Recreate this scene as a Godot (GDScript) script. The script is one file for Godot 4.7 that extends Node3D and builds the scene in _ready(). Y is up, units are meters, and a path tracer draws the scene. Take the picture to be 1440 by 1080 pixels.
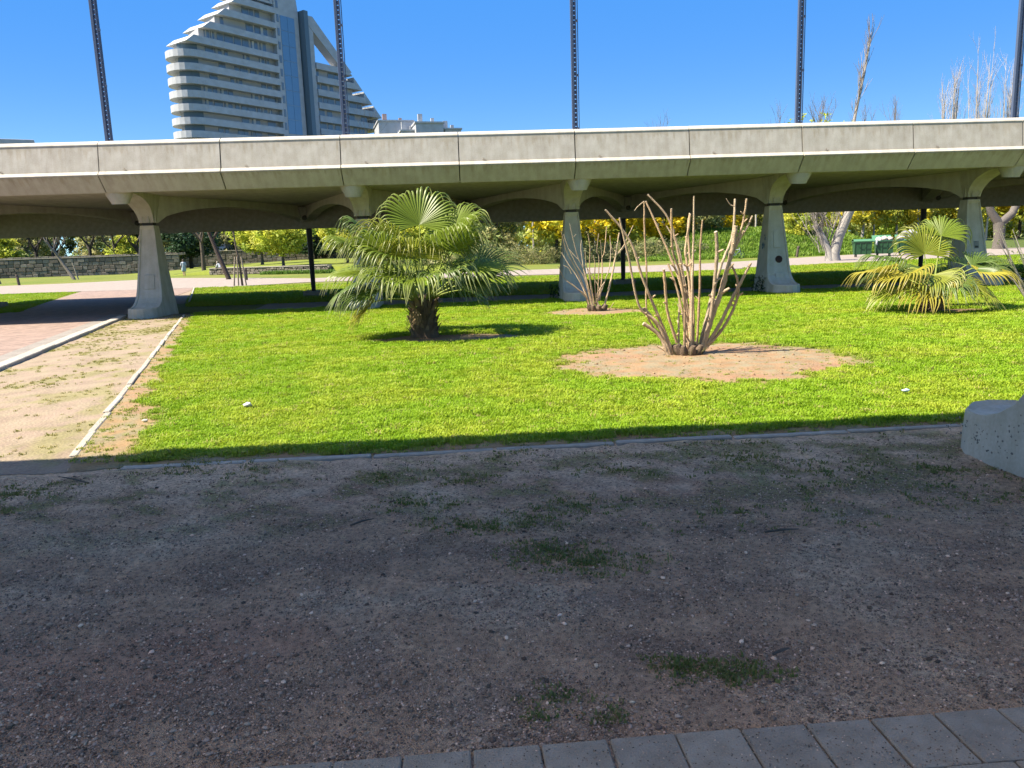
extends Node3D

# ------------------------------------------------------------------ mesh collector
class MB:
	var v := PackedVector3Array()
	var c := PackedColorArray()
	var i := PackedInt32Array()
	var col := Color(1, 1, 1)
	func vert(p: Vector3) -> int:
		v.append(p)
		c.append(col)
		return v.size() - 1
	func tri(a: Vector3, b: Vector3, d: Vector3) -> void:
		var n := v.size()
		vert(a); vert(b); vert(d)
		i.append_array(PackedInt32Array([n, n + 1, n + 2]))
	# flat quad
	func quad(a: Vector3, b: Vector3, d: Vector3, e: Vector3) -> void:
		var n := v.size()
		vert(a); vert(b); vert(d); vert(e)
		i.append_array(PackedInt32Array([n, n + 1, n + 2, n, n + 2, n + 3]))
	# flat quad turned so that it faces away from o
	func quado(a: Vector3, b: Vector3, d: Vector3, e: Vector3, o: Vector3) -> void:
		if (d - a).cross(b - a).dot((a + b + d + e) * 0.25 - o) < 0.0:
			quad(a, e, d, b)
		else:
			quad(a, b, d, e)
	func trio(a: Vector3, b: Vector3, d: Vector3, o: Vector3) -> void:
		if (d - a).cross(b - a).dot((a + b + d) / 3.0 - o) < 0.0:
			tri(a, d, b)
		else:
			tri(a, b, d)
	func box(center: Vector3, size: Vector3, bev := 0.0, basis := Basis()) -> void:
		var h := size * 0.5
		var p := func(sx: float, sy: float, sz: float, axis: int) -> Vector3:
			var q := Vector3(sx * (h.x - (bev if axis != 0 else 0.0)), sy * (h.y - (bev if axis != 1 else 0.0)), sz * (h.z - (bev if axis != 2 else 0.0)))
			return center + basis * q
		for s in [-1.0, 1.0]:
			quado(p.call(s, -1, -1, 0), p.call(s, 1, -1, 0), p.call(s, 1, 1, 0), p.call(s, -1, 1, 0), center)
			quado(p.call(-1, s, -1, 1), p.call(1, s, -1, 1), p.call(1, s, 1, 1), p.call(-1, s, 1, 1), center)
			quado(p.call(-1, -1, s, 2), p.call(1, -1, s, 2), p.call(1, 1, s, 2), p.call(-1, 1, s, 2), center)
		if bev <= 0.0:
			return
		for s in [-1.0, 1.0]:
			for t in [-1.0, 1.0]:
				quado(p.call(s, t, -1, 0), p.call(s, t, 1, 0), p.call(s, t, 1, 1), p.call(s, t, -1, 1), center)
				quado(p.call(s, -1, t, 0), p.call(s, 1, t, 0), p.call(s, 1, t, 2), p.call(s, -1, t, 2), center)
				quado(p.call(-1, s, t, 1), p.call(1, s, t, 1), p.call(1, s, t, 2), p.call(-1, s, t, 2), center)
				for r in [-1.0, 1.0]:
					trio(p.call(s, t, r, 0), p.call(s, t, r, 1), p.call(s, t, r, 2), center)
	func tube(pts: Array, radii: Array, sides := 8, flat := 1.0, cap := true) -> void:
		var n := pts.size()
		var t: Vector3 = (pts[1] - pts[0]).normalized()
		var nn := t.cross(Vector3(0.31, 0.2, 0.93)).normalized()
		var first := v.size()
		for k in n:
			var p: Vector3 = pts[k]
			if k == 0:
				t = (pts[1] - p).normalized()
			elif k == n - 1:
				t = (p - pts[k - 1]).normalized()
			else:
				t = (pts[k + 1] - pts[k - 1]).normalized()
			nn = (nn - t * nn.dot(t)).normalized()
			var bb := t.cross(nn)
			var r: float = radii[k]
			for j in sides:
				var a := TAU * j / sides
				vert(p + nn * cos(a) * r + bb * sin(a) * r * flat)
		for k in n - 1:
			for j in sides:
				var a := first + k * sides + j
				var b := first + k * sides + (j + 1) % sides
				i.append_array(PackedInt32Array([a, a + sides, b + sides, a, b + sides, b]))
		if cap:
			for e in [0, n - 1]:
				var at: int = first + e * sides
				var ce := vert(pts[e])
				var o: Vector3 = pts[1] if e == 0 else pts[n - 2]
				for j in sides:
					trio(v[ce], v[at + j], v[at + (j + 1) % sides], o)
	# polygon in the plane of two axes, drawn out along the third
	func extrude(poly: PackedVector2Array, a: float, b: float, f: Callable) -> void:
		var o2 := Vector2()
		for q in poly:
			o2 += q / poly.size()
		var id := Geometry2D.triangulate_polygon(poly)
		var d: Vector3 = f.call(o2, b) - f.call(o2, a)
		for e in 2:
			var z: float = [a, b][e]
			for k in range(0, id.size(), 3):
				var p0: Vector3 = f.call(poly[id[k]], z)
				var p1: Vector3 = f.call(poly[id[k + 1]], z)
				var p2: Vector3 = f.call(poly[id[k + 2]], z)
				var want := d * (1.0 if e == 1 else -1.0)
				if (p2 - p0).cross(p1 - p0).dot(want) < 0.0:
					tri(p0, p2, p1)
				else:
					tri(p0, p1, p2)
		var cw := Geometry2D.is_polygon_clockwise(poly)
		# handedness of f
		var ex: Vector3 = f.call(o2 + Vector2(1, 0), a) - f.call(o2, a)
		var ey: Vector3 = f.call(o2 + Vector2(0, 1), a) - f.call(o2, a)
		var hand := ex.cross(ey).dot(d) > 0.0
		var n := poly.size()
		for k in n:
			var p: Vector2 = poly[k]
			var q: Vector2 = poly[(k + 1) % n]
			var e2 := q - p
			var out2 := Vector2(e2.y, -e2.x) * (-1.0 if cw else 1.0)
			var A: Vector3 = f.call(p, a)
			var B: Vector3 = f.call(q, a)
			var C: Vector3 = f.call(q, b)
			var D: Vector3 = f.call(p, b)
			quado(A, B, C, D, (A + B + C + D) * 0.25 - (f.call(o2 + out2, a) - f.call(o2, a)))
	# grid of points [rows][cols], smooth; up: which way its first faces should look
	func grid(rows: Array, up := Vector3.UP, colors: Array = []) -> void:
		var nr := rows.size()
		var nc: int = rows[0].size()
		var first := v.size()
		for r in nr:
			for k in nc:
				if colors.size():
					col = colors[r][k]
				vert(rows[r][k])
		var mr := nr / 2 - (1 if nr / 2 == nr - 1 else 0)
		var mc := nc / 2 - (1 if nc / 2 == nc - 1 else 0)
		var p0: Vector3 = rows[mr][mc]
		var flip := (Vector3(rows[mr + 1][mc + 1]) - p0).cross(Vector3(rows[mr][mc + 1]) - p0).dot(up) < 0.0
		for r in nr - 1:
			for k in nc - 1:
				var a := first + r * nc + k
				if flip:
					i.append_array(PackedInt32Array([a, a + nc + 1, a + 1, a, a + nc, a + nc + 1]))
				else:
					i.append_array(PackedInt32Array([a, a + 1, a + nc + 1, a, a + nc + 1, a + nc]))
	func ball(p: Vector3, r: Vector3, seg := 8, rings := 5, lump := 0.0, sd := 0) -> void:
		var rg := RandomNumberGenerator.new()
		rg.seed = sd + 7
		var first := v.size()
		for k in rings + 1:
			var th := PI * k / rings
			for j in seg:
				var a := TAU * j / seg
				var q := Vector3(sin(th) * cos(a), cos(th), sin(th) * sin(a))
				vert(p + q * r * (1.0 + rg.randf_range(-lump, lump)))
		for k in rings:
			for j in seg:
				var a := first + k * seg + j
				var b := first + k * seg + (j + 1) % seg
				i.append_array(PackedInt32Array([a, b + seg, a + seg, a, b, b + seg]))
	func mesh() -> ArrayMesh:
		var n := PackedVector3Array()
		n.resize(v.size())
		for k in range(0, i.size(), 3):
			var a := v[i[k]]
			var f := (v[i[k + 2]] - a).cross(v[i[k + 1]] - a)
			n[i[k]] += f
			n[i[k + 1]] += f
			n[i[k + 2]] += f
		for k in n.size():
			n[k] = n[k].normalized() if n[k].length_squared() > 1e-20 else Vector3.UP
		var arr := []
		arr.resize(Mesh.ARRAY_MAX)
		arr[Mesh.ARRAY_VERTEX] = v
		arr[Mesh.ARRAY_NORMAL] = n
		arr[Mesh.ARRAY_COLOR] = c
		arr[Mesh.ARRAY_INDEX] = i
		var m := ArrayMesh.new()
		m.add_surface_from_arrays(Mesh.PRIMITIVE_TRIANGLES, arr)
		return m

var rng := RandomNumberGenerator.new()
var M := {}

func lin(r: float, g: float, b: float) -> Color:
	return Color(r, g, b).linear_to_srgb()

# ------------------------------------------------------------------ naming
var taken := {}
func numbered(n: String) -> String:
	if not taken.has(n):
		taken[n] = 0
		return n
	taken[n] += 1
	return "%s_%03d" % [n, taken[n]]

func tag(o: Node3D, label: String, category: String, group := "") -> Node3D:
	o.set_meta("label", label)
	o.set_meta("category", category)
	if group:
		o.set_meta("group", group)
	return o

func thing(called: String, label: String, category: String, at := Vector3.ZERO, turn := 0.0, group := "") -> Node3D:
	var o := Node3D.new()
	o.name = numbered(called)
	add_child(o, true)
	o.position = at
	o.rotation.y = turn
	return tag(o, label, category, group)

func obj(called: String, mb, mat: Material, parent: Node = self) -> MeshInstance3D:
	var o := MeshInstance3D.new()
	o.name = numbered(called) if parent == self else called
	o.mesh = mb.mesh() if mb is MB else mb
	o.material_override = null
	if o.mesh is ArrayMesh:
		(o.mesh as ArrayMesh).surface_set_material(0, mat)
	else:
		o.material_override = mat
	parent.add_child(o, true)
	return o

func struct(called: String, mb, mat: Material) -> MeshInstance3D:
	var o := obj(called, mb, mat)
	o.set_meta("kind", "structure")
	return o

func stuff(o: Node3D) -> Node3D:
	o.set_meta("kind", "stuff")
	return o

func dup(root: Node3D, called: String, at: Vector3, turn: float, label: String, group := "", scale := 1.0) -> Node3D:
	var r: Node3D = root.duplicate()
	r.name = numbered(called)
	add_child(r, true)
	r.position = at
	r.rotation.y = turn
	r.scale = Vector3.ONE * scale
	r.set_meta("label", label)
	if group:
		r.set_meta("group", group)
	return r

func scatter(called: String, mesh: Mesh, list: Array, colors: Array, parent: Node = self) -> MultiMeshInstance3D:
	var mm := MultiMesh.new()
	mm.transform_format = MultiMesh.TRANSFORM_3D
	mm.use_colors = true
	mm.mesh = mesh
	mm.instance_count = list.size()
	for k in list.size():
		mm.set_instance_transform(k, list[k])
		mm.set_instance_color(k, colors[k])
	var o := MultiMeshInstance3D.new()
	o.name = numbered(called) if parent == self else called
	o.multimesh = mm
	parent.add_child(o, true)
	o.set_meta("kind", "stuff")
	return o

# ------------------------------------------------------------------ textures and materials
func noise(kind: int, freq: float, oct := 4, sd := 1) -> FastNoiseLite:
	var n := FastNoiseLite.new()
	n.noise_type = kind
	n.frequency = freq
	n.seed = sd
	n.fractal_octaves = oct
	n.fractal_type = FastNoiseLite.FRACTAL_FBM if oct > 1 else FastNoiseLite.FRACTAL_NONE
	return n

func seamless(n: FastNoiseLite, w: int, h: int) -> Image:
	var im := n.get_seamless_image(w, h)
	im.convert(Image.FORMAT_L8)
	return im

# grey image: a .. b (linear albedo factors) through the noise
func ramp(im: Image, lo: Color, hi: Color, gamma := 1.0) -> ImageTexture:
	var w := im.get_width()
	var h := im.get_height()
	var d := im.get_data()
	var lut := PackedByteArray()
	for k in 256:
		var cc := lo.lerp(hi, pow(k / 255.0, gamma)).linear_to_srgb()
		lut.append_array(PackedByteArray([int(clampf(cc.r, 0, 1) * 255), int(clampf(cc.g, 0, 1) * 255), int(clampf(cc.b, 0, 1) * 255)]))
	var out := PackedByteArray()
	out.resize(w * h * 3)
	for k in w * h:
		var q := d[k] * 3
		out[k * 3] = lut[q]
		out[k * 3 + 1] = lut[q + 1]
		out[k * 3 + 2] = lut[q + 2]
	return ImageTexture.create_from_image(Image.create_from_data(w, h, false, Image.FORMAT_RGB8, out))

func mixed(a: Image, b: Image, t: float) -> Image:
	var d := a.get_data()
	var e := b.get_data()
	for k in d.size():
		d[k] = int(d[k] * (1.0 - t) + e[k] * t)
	return Image.create_from_data(a.get_width(), a.get_height(), false, Image.FORMAT_L8, d)

const BASE := 0.69   # scales base colours; gravel tints are raised again to brighten it in shade

func mat(color: Color, rough := 0.85, tex: Texture2D = null, scale := Vector3.ONE, bump: Texture2D = null, bump_scale := 1.0) -> StandardMaterial3D:
	var m := StandardMaterial3D.new()
	m.albedo_color = (color * BASE).linear_to_srgb()
	m.roughness = rough
	m.metallic_specular = 0.4
	m.vertex_color_use_as_albedo = true
	if tex:
		m.albedo_texture = tex
	if bump:
		m.heightmap_enabled = true
		m.heightmap_texture = bump
		m.heightmap_scale = bump_scale
	if tex or bump:
		m.uv1_triplanar = true
		m.uv1_world_triplanar = true
		m.uv1_scale = scale
	return m

func leafy(color: Color, through := 0.7) -> StandardMaterial3D:
	var m := mat(color, 0.55)
	m.backlight_enabled = true
	m.backlight = Color(through, through, through).linear_to_srgb()
	m.metallic_specular = 0.35
	return m

func make_materials() -> void:
	var fbm := seamless(noise(FastNoiseLite.TYPE_SIMPLEX, 0.008, 5, 3), 512, 512)
	var fine := seamless(noise(FastNoiseLite.TYPE_SIMPLEX, 0.11, 3, 4), 512, 512)
	var cells := seamless(noise(FastNoiseLite.TYPE_CELLULAR, 0.045, 1, 6), 1024, 1024)
	var fine2 := seamless(noise(FastNoiseLite.TYPE_SIMPLEX, 0.16, 2, 9), 1024, 1024)
	var g := Color(0.62, 0.60, 0.57)
	var w := Color(1, 1, 1)
	var mott := ramp(mixed(fbm, fine, 0.35), Color(0.68, 0.66, 0.62), Color(1.06, 1.06, 1.06))
	var streak := ramp(mixed(fbm, fine, 0.2), Color(0.80, 0.77, 0.71), Color(1.05, 1.05, 1.05))
	var soil := ramp(mixed(fbm, fine, 0.55), Color(0.55, 0.54, 0.52), Color(1.3, 1.3, 1.3))
	var grain := ramp(mixed(cells, fine2, 0.5), Color(0.15, 0.15, 0.16), Color(1.8, 1.75, 1.7))
	var grain_h := ImageTexture.create_from_image(mixed(cells, fine2, 0.6))
	var fine_h := ImageTexture.create_from_image(mixed(fbm, fine, 0.6))
	M.concrete = mat(Color(0.70, 0.672, 0.605), 0.88, mott, Vector3(0.4, 0.4, 0.4), fine_h, 0.2)
	M.concrete.detail_enabled = true
	M.concrete.detail_blend_mode = BaseMaterial3D.BLEND_MODE_MUL
	M.concrete.detail_uv_layer = BaseMaterial3D.DETAIL_UV_2
	M.concrete.detail_albedo = streak
	M.concrete.uv2_triplanar = true
	M.concrete.uv2_world_triplanar = true
	M.concrete.uv2_scale = Vector3(0.9, 0.1, 0.9)
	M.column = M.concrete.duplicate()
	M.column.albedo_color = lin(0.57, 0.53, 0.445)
	M.dark_concrete = mat(Color(0.44, 0.42, 0.37), 0.9, mott, Vector3(0.9, 0.9, 0.9), fine_h, 1.5)  # darker, rougher concrete for back beam, footings and hoods
	M.gap = mat(Color(0.09, 0.085, 0.075), 0.9)
	M.yard = mat(Color(1.5, 1.5, 1.5), 0.95, grain, Vector3(0.7, 0.7, 0.7), grain_h, 2.2)
	M.earth = mat(Color(0.84, 0.82, 0.80), 0.95, soil, Vector3(0.37, 0.37, 0.37), fine_h, 1.2)
	M.pebble = mat(Color(1.45, 1.45, 1.45), 0.85)
	M.stone = mat(Color(1, 1, 1), 0.9, mott, Vector3(1.2, 1.2, 1.2), fine_h, 2.0)
	M.edging = mat(Color(0.66, 0.61, 0.53), 0.9, mott, Vector3(2.1, 2.1, 2.1), fine_h, 1.0)
	M.paver = mat(Color(0.62, 0.49, 0.36), 0.85, mott, Vector3(1.7, 1.7, 1.7), fine_h, 0.6)
	M.path = mat(Color(0.37, 0.315, 0.275), 0.92, soil, Vector3(0.35, 0.35, 0.35), fine_h, 1.0)
	# brick paving seen from far off
	var bw := 512
	var bim := Image.create(bw, bw, false, Image.FORMAT_RGB8)
	bim.fill(Color(0.60, 0.55, 0.52))
	rng.seed = 21
	for r in 32:
		for k in 16:
			var t := rng.randf_range(0.86, 1.08)
			var cc := Color(0.77 * t, 0.67 * t, 0.62 * t)
			var x := k * 32 + (16 if r % 2 else 0)
			bim.fill_rect(Rect2i(x, r * 16, 30, 14), cc)
			if x + 30 > bw:
				bim.fill_rect(Rect2i(0, r * 16, x + 30 - bw, 14), cc)
	M.brick = mat(Color(0.62, 0.60, 0.58), 0.9, ImageTexture.create_from_image(bim), Vector3(0.31, 0.31, 0.31))
	M.grass = leafy(Color(1, 1, 1), 0.75)
	M.grass.roughness = 0.5
	M.palm = leafy(Color(1, 1, 1), 0.75)
	M.palm.roughness = 0.38
	M.leaf = leafy(Color(1.1, 1.1, 1.1), 0.95)
	M.bark = mat(Color(1, 1, 1), 0.9, soil, Vector3(2.5, 0.8, 2.5), fine_h, 3.0)
	M.plain = mat(Color(1, 1, 1), 0.7)
	M.steel = mat(Color(0.085, 0.115, 0.19), 0.45)
	M.black = mat(Color(0.02, 0.02, 0.022), 0.5)
	M.white = mat(Color(0.62, 0.65, 0.70), 0.6, mott, Vector3(0.1, 0.1, 0.1))
	M.wing = mat(Color(0.60, 0.625, 0.67), 0.6, mott, Vector3(0.1, 0.1, 0.1))
	M.glass = mat(Color(0.19, 0.235, 0.29), 0.15)
	M.glass.metallic_specular = 0.8
	M.blue_glass = mat(Color(0.16, 0.30, 0.48), 0.1)
	M.blue_glass.metallic_specular = 1.0
	M.dark_glass = mat(Color(0.15, 0.21, 0.26), 0.3)
	M.wall = mat(Color(0.52, 0.51, 0.52), 0.8)
	M.bin = mat(Color(0.035, 0.12, 0.055), 0.45)
	M.lid = mat(Color(0.10, 0.25, 0.13), 0.45)
	M.cloth = mat(Color(1, 1, 1), 0.9)

# ------------------------------------------------------------------ the ground
var relief := FastNoiseLite.new()
var patchy := FastNoiseLite.new()
var patchy2 := FastNoiseLite.new()

func yard_y(x: float, z: float) -> float:
	if x > -2.55 and z + 2.255 - 0.0717 * (-0.09 - x) > 0.03:
		return -0.06
	return -0.008 + 0.012 * relief.get_noise_2d(x * 60.0, z * 60.0) + 0.02 * relief.get_noise_2d(x * 9.0, z * 9.0)

func kerb_x(z: float) -> float:
	return -8.32 + (z + 12.42) * 0.307

func diag_x(z: float) -> float:
	return -3.75 + (z + 6.39) * 0.3575

func edge_z(x: float) -> float:
	return -6.10 - 0.066 * x

func sm(a: float, b: float, x: float) -> float:
	return smoothstep(a, b, x)

func bare(x: float, z: float) -> float:   # 1 where the lawn is worn to bare earth
	var n := 0.16 * patchy.get_noise_2d(x * 40.0, z * 40.0) + 0.08 * patchy.get_noise_2d(x * 150.0, z * 150.0)
	var d1 := Vector2((x - 2.62) / 2.02, (z + 10.5) / 1.84).length()
	var d2 := Vector2((x - 2.05) / 1.3, (z + 18.95) / 1.15).length()
	var d3 := Vector2((x + 1.15) / 1.55, (z + 14.2) / 0.62).length()
	var d4 := Vector2((x - 9.1) / 1.0, (z + 16.2) / 0.4).length()
	var b := 0.0
	for d in [d1, d2, d3, d4]:
		b = maxf(b, 1.0 - sm(0.84, 1.10, d + n))
	# margin along the diagonal edging
	var m := x - diag_x(z)
	var width := 0.42 + 0.55 * sm(-9.5, -7.0, z) * 0.6
	b = maxf(b, 0.9 * (1.0 - sm(width * 0.55, width, m + n * 1.3)))
	# margin along the near edging
	var e := edge_z(x) - z
	b = maxf(b, 0.9 * (1.0 - sm(0.08, 0.24, e + n * 0.7)))
	return b

func sheet(a: Vector2, b: Vector2, c: Vector2, d: Vector2, nx: int, nz: int, y: Callable, col: Callable) -> MB:
	var mb := MB.new()
	var rows := []
	var cols := []
	for r in nz + 1:
		var row := []
		var cr := []
		var l := a.lerp(d, float(r) / nz)
		var e := b.lerp(c, float(r) / nz)
		for k in nx + 1:
			var p := l.lerp(e, float(k) / nx)
			row.append(Vector3(p.x, y.call(p.x, p.y), p.y))
			cr.append(col.call(p.x, p.y))
		rows.append(row)
		cols.append(cr)
	mb.grid(rows, Vector3.UP, cols)
	return mb

func flat_poly(pts: Array, y: float, col := Color(1, 1, 1)) -> MB:
	var mb := MB.new()
	mb.col = col
	var poly := PackedVector2Array(pts)
	var id := Geometry2D.triangulate_polygon(poly)
	for k in range(0, id.size(), 3):
		var q := [poly[id[k]], poly[id[k + 1]], poly[id[k + 2]]]
		mb.trio(Vector3(q[0].x, y, q[0].y), Vector3(q[1].x, y, q[1].y), Vector3(q[2].x, y, q[2].y), Vector3(0, -1000, 0))
	return mb

func yard_color(x: float, z: float) -> Color:
	var base := Color(0.62, 0.385, 0.23)  # brightened and warmed to offset the dim blue shade here
	var n := patchy.get_noise_2d(x * 22.0, z * 30.0)
	var n2 := patchy2.get_noise_2d(x * 70.0, z * 95.0)
	var n3 := patchy2.get_noise_2d(x * 260.0 + 50.0, z * 300.0)
	var c := base.lerp(Color(0.72, 0.50, 0.32), sm(0.05, 0.5, n + 0.5 * n2))
	c = c.lerp(Color(0.34, 0.215, 0.14), sm(0.1, 0.6, n2 - 0.5 * n) * 0.6)
	c = c.lerp(Color(0.55, 0.29, 0.18), 0.5 * sm(0.15, 0.5, patchy.get_noise_2d(x * 14.0 + 80.0, z * 14.0)))
	# pale dusty margin by the edging, greener on the right
	var e := z - edge_z(x)
	c = c.lerp(Color(0.74, 0.54, 0.36), (1.0 - sm(0.2, 1.3, e + 0.8 * n2)) * 0.75)
	var gr := sm(0.05, 0.45, n2 + 0.6 * n3 + 0.25 * sm(-1.0, 3.0, x)) * (1.0 - sm(1.0, 2.3, e)) * sm(0.0, 0.25, e)
	c = c.lerp(Color(0.24, 0.24, 0.07), gr * 0.7)
	return c * (1.0 + 0.25 * n3)

func lawn_color(x: float, z: float) -> Color:
	var b := bare(x, z)
	var n := patchy.get_noise_2d(x * 25.0, z * 25.0)
	var n2 := patchy2.get_noise_2d(x * 120.0, z * 120.0)
	var earth := Color(0.42, 0.27, 0.145).lerp(Color(0.36, 0.31, 0.20), clampf(0.5 + n2, 0, 1))
	earth = earth.lerp(Color(0.42, 0.23, 0.14), 0.5 * sm(0.0, 0.5, n))
	var g := Color(0.19, 0.25, 0.02).lerp(Color(0.30, 0.27, 0.06), clampf(0.35 + n, 0, 1))
	return g.lerp(earth, b)

func verge_color(x: float, z: float) -> Color:
	var n := patchy.get_noise_2d(x * 30.0 + 9.0, z * 22.0)
	var n2 := patchy2.get_noise_2d(x * 140.0, z * 110.0)
	var c := Color(0.405, 0.315, 0.24).lerp(Color(0.42, 0.35, 0.25), clampf(0.5 + n2, 0, 1))
	var far := sm(-11.0, -19.0, z)
	c = c.lerp(Color(0.30, 0.29, 0.10), sm(0.15, 0.6, n + 0.4 * n2 + 0.35 * far + 0.25 * sm(1.2, 0.2, diag_x(z) - x)) * 0.62)
	return c

func grass_tuft(blades: int, h: float, spread: float, sd: int, wide := 0.006) -> ArrayMesh:
	var mb := MB.new()
	var rg := RandomNumberGenerator.new()
	rg.seed = sd
	for k in blades:
		var p := Vector3(rg.randf_range(-spread, spread), -0.004, rg.randf_range(-spread, spread))
		var a := rg.randf() * TAU
		var lean := rg.randf_range(0.25, 1.1)
		var hh := h * rg.randf_range(0.55, 1.1)
		var dirv := Vector3(cos(a), 0, sin(a))
		var side := Vector3(-sin(a), 0, cos(a)) * wide * rg.randf_range(0.7, 1.3)
		var t := rg.randf_range(0.88, 1.14)
		mb.col = Color(t * rg.randf_range(0.93, 1.1), t, t * rg.randf_range(0.7, 1.2))
		var m := p + Vector3.UP * hh * 0.6 + dirv * hh * 0.25 * lean
		var e := p + Vector3.UP * hh * (1.0 - 0.25 * lean) + dirv * hh * 0.85 * lean
		mb.quad(p - side, m - side * 0.8, m + side * 0.8, p + side)
		mb.tri(m - side * 0.8, e, m + side * 0.8)
	var me := mb.mesh()
	me.surface_set_material(0, M.grass)
	return me

func pebble_mesh(sd: int, rough := 0.22) -> ArrayMesh:
	var mb := MB.new()
	mb.ball(Vector3.ZERO, Vector3(1.0, 0.55, 0.75), 6, 4, rough, sd)
	# close the poles and keep the stone watertight
	var me := mb.mesh()
	me.surface_set_material(0, M.pebble)
	return me

func at_random(p: Vector3, s: float, tilt := 0.3) -> Transform3D:
	var b := Basis(Vector3.UP, rng.randf() * TAU) * Basis(Vector3.RIGHT, rng.randf_range(-tilt, tilt))
	return Transform3D(b.scaled(Vector3.ONE * s), p)

func build_ground() -> void:
	relief.noise_type = FastNoiseLite.TYPE_SIMPLEX
	relief.frequency = 0.05
	patchy.noise_type = FastNoiseLite.TYPE_SIMPLEX
	patchy.frequency = 0.02
	patchy.fractal_octaves = 3
	patchy.seed = 5
	patchy2.noise_type = FastNoiseLite.TYPE_SIMPLEX
	patchy2.frequency = 0.02
	patchy2.fractal_octaves = 4
	patchy2.seed = 11
	# one sheet to the horizon
	struct("ground", flat_poly([Vector2(-2500, 400), Vector2(2500, 400), Vector2(2500, -2500), Vector2(-2500, -2500)], -0.14, Color(0.16, 0.19, 0.04)), M.earth)
	# gravel yard under the near bridge
	struct("gravel_yard", sheet(Vector2(-6.4, edge_z(-6.4) - 0.25), Vector2(12, edge_z(12) - 0.25), Vector2(12, 7.2), Vector2(-2.4, 7.2), 420, 260, yard_y, yard_color), M.yard)
	struct("lawn", sheet(Vector2(diag_x(edge_z(-3.6)) + 0.03, edge_z(-3.6)), Vector2(24, edge_z(24) - 0.0), Vector2(24, -25.6), Vector2(-9.8, -23.4), 480, 320, func(x, z): return lerpf(yard_y(x, z) + 0.004, 0.006 + 0.010 * relief.get_noise_2d(x * 12.0, z * 12.0), smoothstep(0.0, 0.5, edge_z(x) - z)), lawn_color), M.earth)
	struct("dirt_verge", sheet(Vector2(-6.3, edge_z(-6.3)), Vector2(diag_x(edge_z(-3.6)) + 0.03, edge_z(-3.6)), Vector2(-9.8, -23.4), Vector2(kerb_x(-23.4), -23.4), 40, 140, func(x, z): return lerpf(yard_y(x, z) + 0.003, 0.002 + 0.01 * relief.get_noise_2d(x * 14.0, z * 14.0), smoothstep(0.0, 0.8, edge_z(x) - z)), verge_color), M.earth)
	struct("far_lawn", sheet(Vector2(-70, -23.2), Vector2(80, -25.2), Vector2(120, -105), Vector2(-90, -105), 90, 60, func(x, z): return -0.012, func(x, z): return Color(0.18, 0.25, 0.02).lerp(Color(0.26, 0.27, 0.05), clampf(0.4 + patchy.get_noise_2d(x * 6.0, z * 6.0), 0, 1))), M.earth)
	struct("brick_path", flat_poly([Vector2(-2.3, 9), Vector2(kerb_x(-5.85) - 0.02, -5.85), Vector2(kerb_x(-24) - 0.02, -24), Vector2(-17.8, -44.2), Vector2(-17.6, -52), Vector2(-27.5, -52), Vector2(-24.4, -44.0), Vector2(-17.6, -27.7), Vector2(-17.2, -20), Vector2(-16, -6), Vector2(-14, 9)], 0.006, Color(1, 1, 1)), M.brick)
	struct("cross_path", flat_poly([Vector2(-70, -43), Vector2(-27, -45.4), Vector2(-21, -44.6), Vector2(-15.8, -44.6), Vector2(-12.5, -47.8), Vector2(0.7, -47.3), Vector2(11.4, -44.8), Vector2(21.2, -49.7), Vector2(37.4, -56.3), Vector2(90, -77),
		Vector2(110, -112), Vector2(60.5, -91.1), Vector2(43, -80), Vector2(27.4, -69.5), Vector2(15.2, -59.5), Vector2(0.8, -58.5), Vector2(-14.4, -56), Vector2(-20, -62), Vector2(-31, -72), Vector2(-37, -65), Vector2(-70, -57)], 0.012, Color(1, 1, 1)), M.path)
	var B := Transform3D(Basis(Vector3.UP, deg_to_rad(3.0)), Vector3(1.98, 0, -24))
	var q := []
	for e in [[-9.9, -0.3], [45, -0.3], [45, -3.9], [-10.3, -3.9]]:
		var p: Vector3 = B * Vector3(e[0], 0, e[1])
		q.append(Vector2(p.x, p.z))
	struct("paved_strip", flat_poly(q, 0.002, Color(1.15, 1.2, 1.25)), M.path)
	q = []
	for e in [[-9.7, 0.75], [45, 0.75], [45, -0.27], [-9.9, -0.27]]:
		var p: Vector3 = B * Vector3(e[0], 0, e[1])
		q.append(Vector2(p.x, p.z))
	struct("dark_strip", flat_poly(q, 0.018, Color(0.20, 0.19, 0.12)), M.earth)  # dark band of ground between the lawn and the paved strip
	# pale kerb stones along the brick path, the grey band beside them
	var gr := MB.new()
	struct("gutter", flat_poly([Vector2(kerb_x(3) - 0.35, 3), Vector2(kerb_x(3) - 0.02, 3), Vector2(kerb_x(-24) - 0.02, -24), Vector2(kerb_x(-24) - 0.55, -24)], 0.011, Color(0.85, 0.9, 0.92)), M.path)
	var kerb := Node3D.new()
	kerb.name = "kerb"
	kerb.set_meta("kind", "structure")
	add_child(kerb)
	rng.seed = 31
	var stones := []
	for k in 3:
		var mb := MB.new()
		var t: float = [0.98, 1.06, 0.92][k]
		mb.col = Color(t, t, t)
		mb.box(Vector3(0, 0.0, 0), Vector3(0.22, 0.12, 0.985), 0.012)
		stones.append(mb.mesh())
	var z := -3.0
	var turn := atan(0.307)
	while z > -23.0:
		var o := obj("kerb_stone", stones[rng.randi() % 3], M.edging, kerb)
		o.position = Vector3(kerb_x(z) + 0.1, 0.005 + rng.randf_range(-0.006, 0.006), z)
		o.rotation.y = turn + rng.randf_range(-0.008, 0.008)
		z -= 1.0 * cos(turn)
	# thin pale edging stones: down the verge and along the lawn
	var edging := Node3D.new()
	edging.name = "edging"
	edging.set_meta("kind", "structure")
	add_child(edging)
	var thin := []
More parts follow.
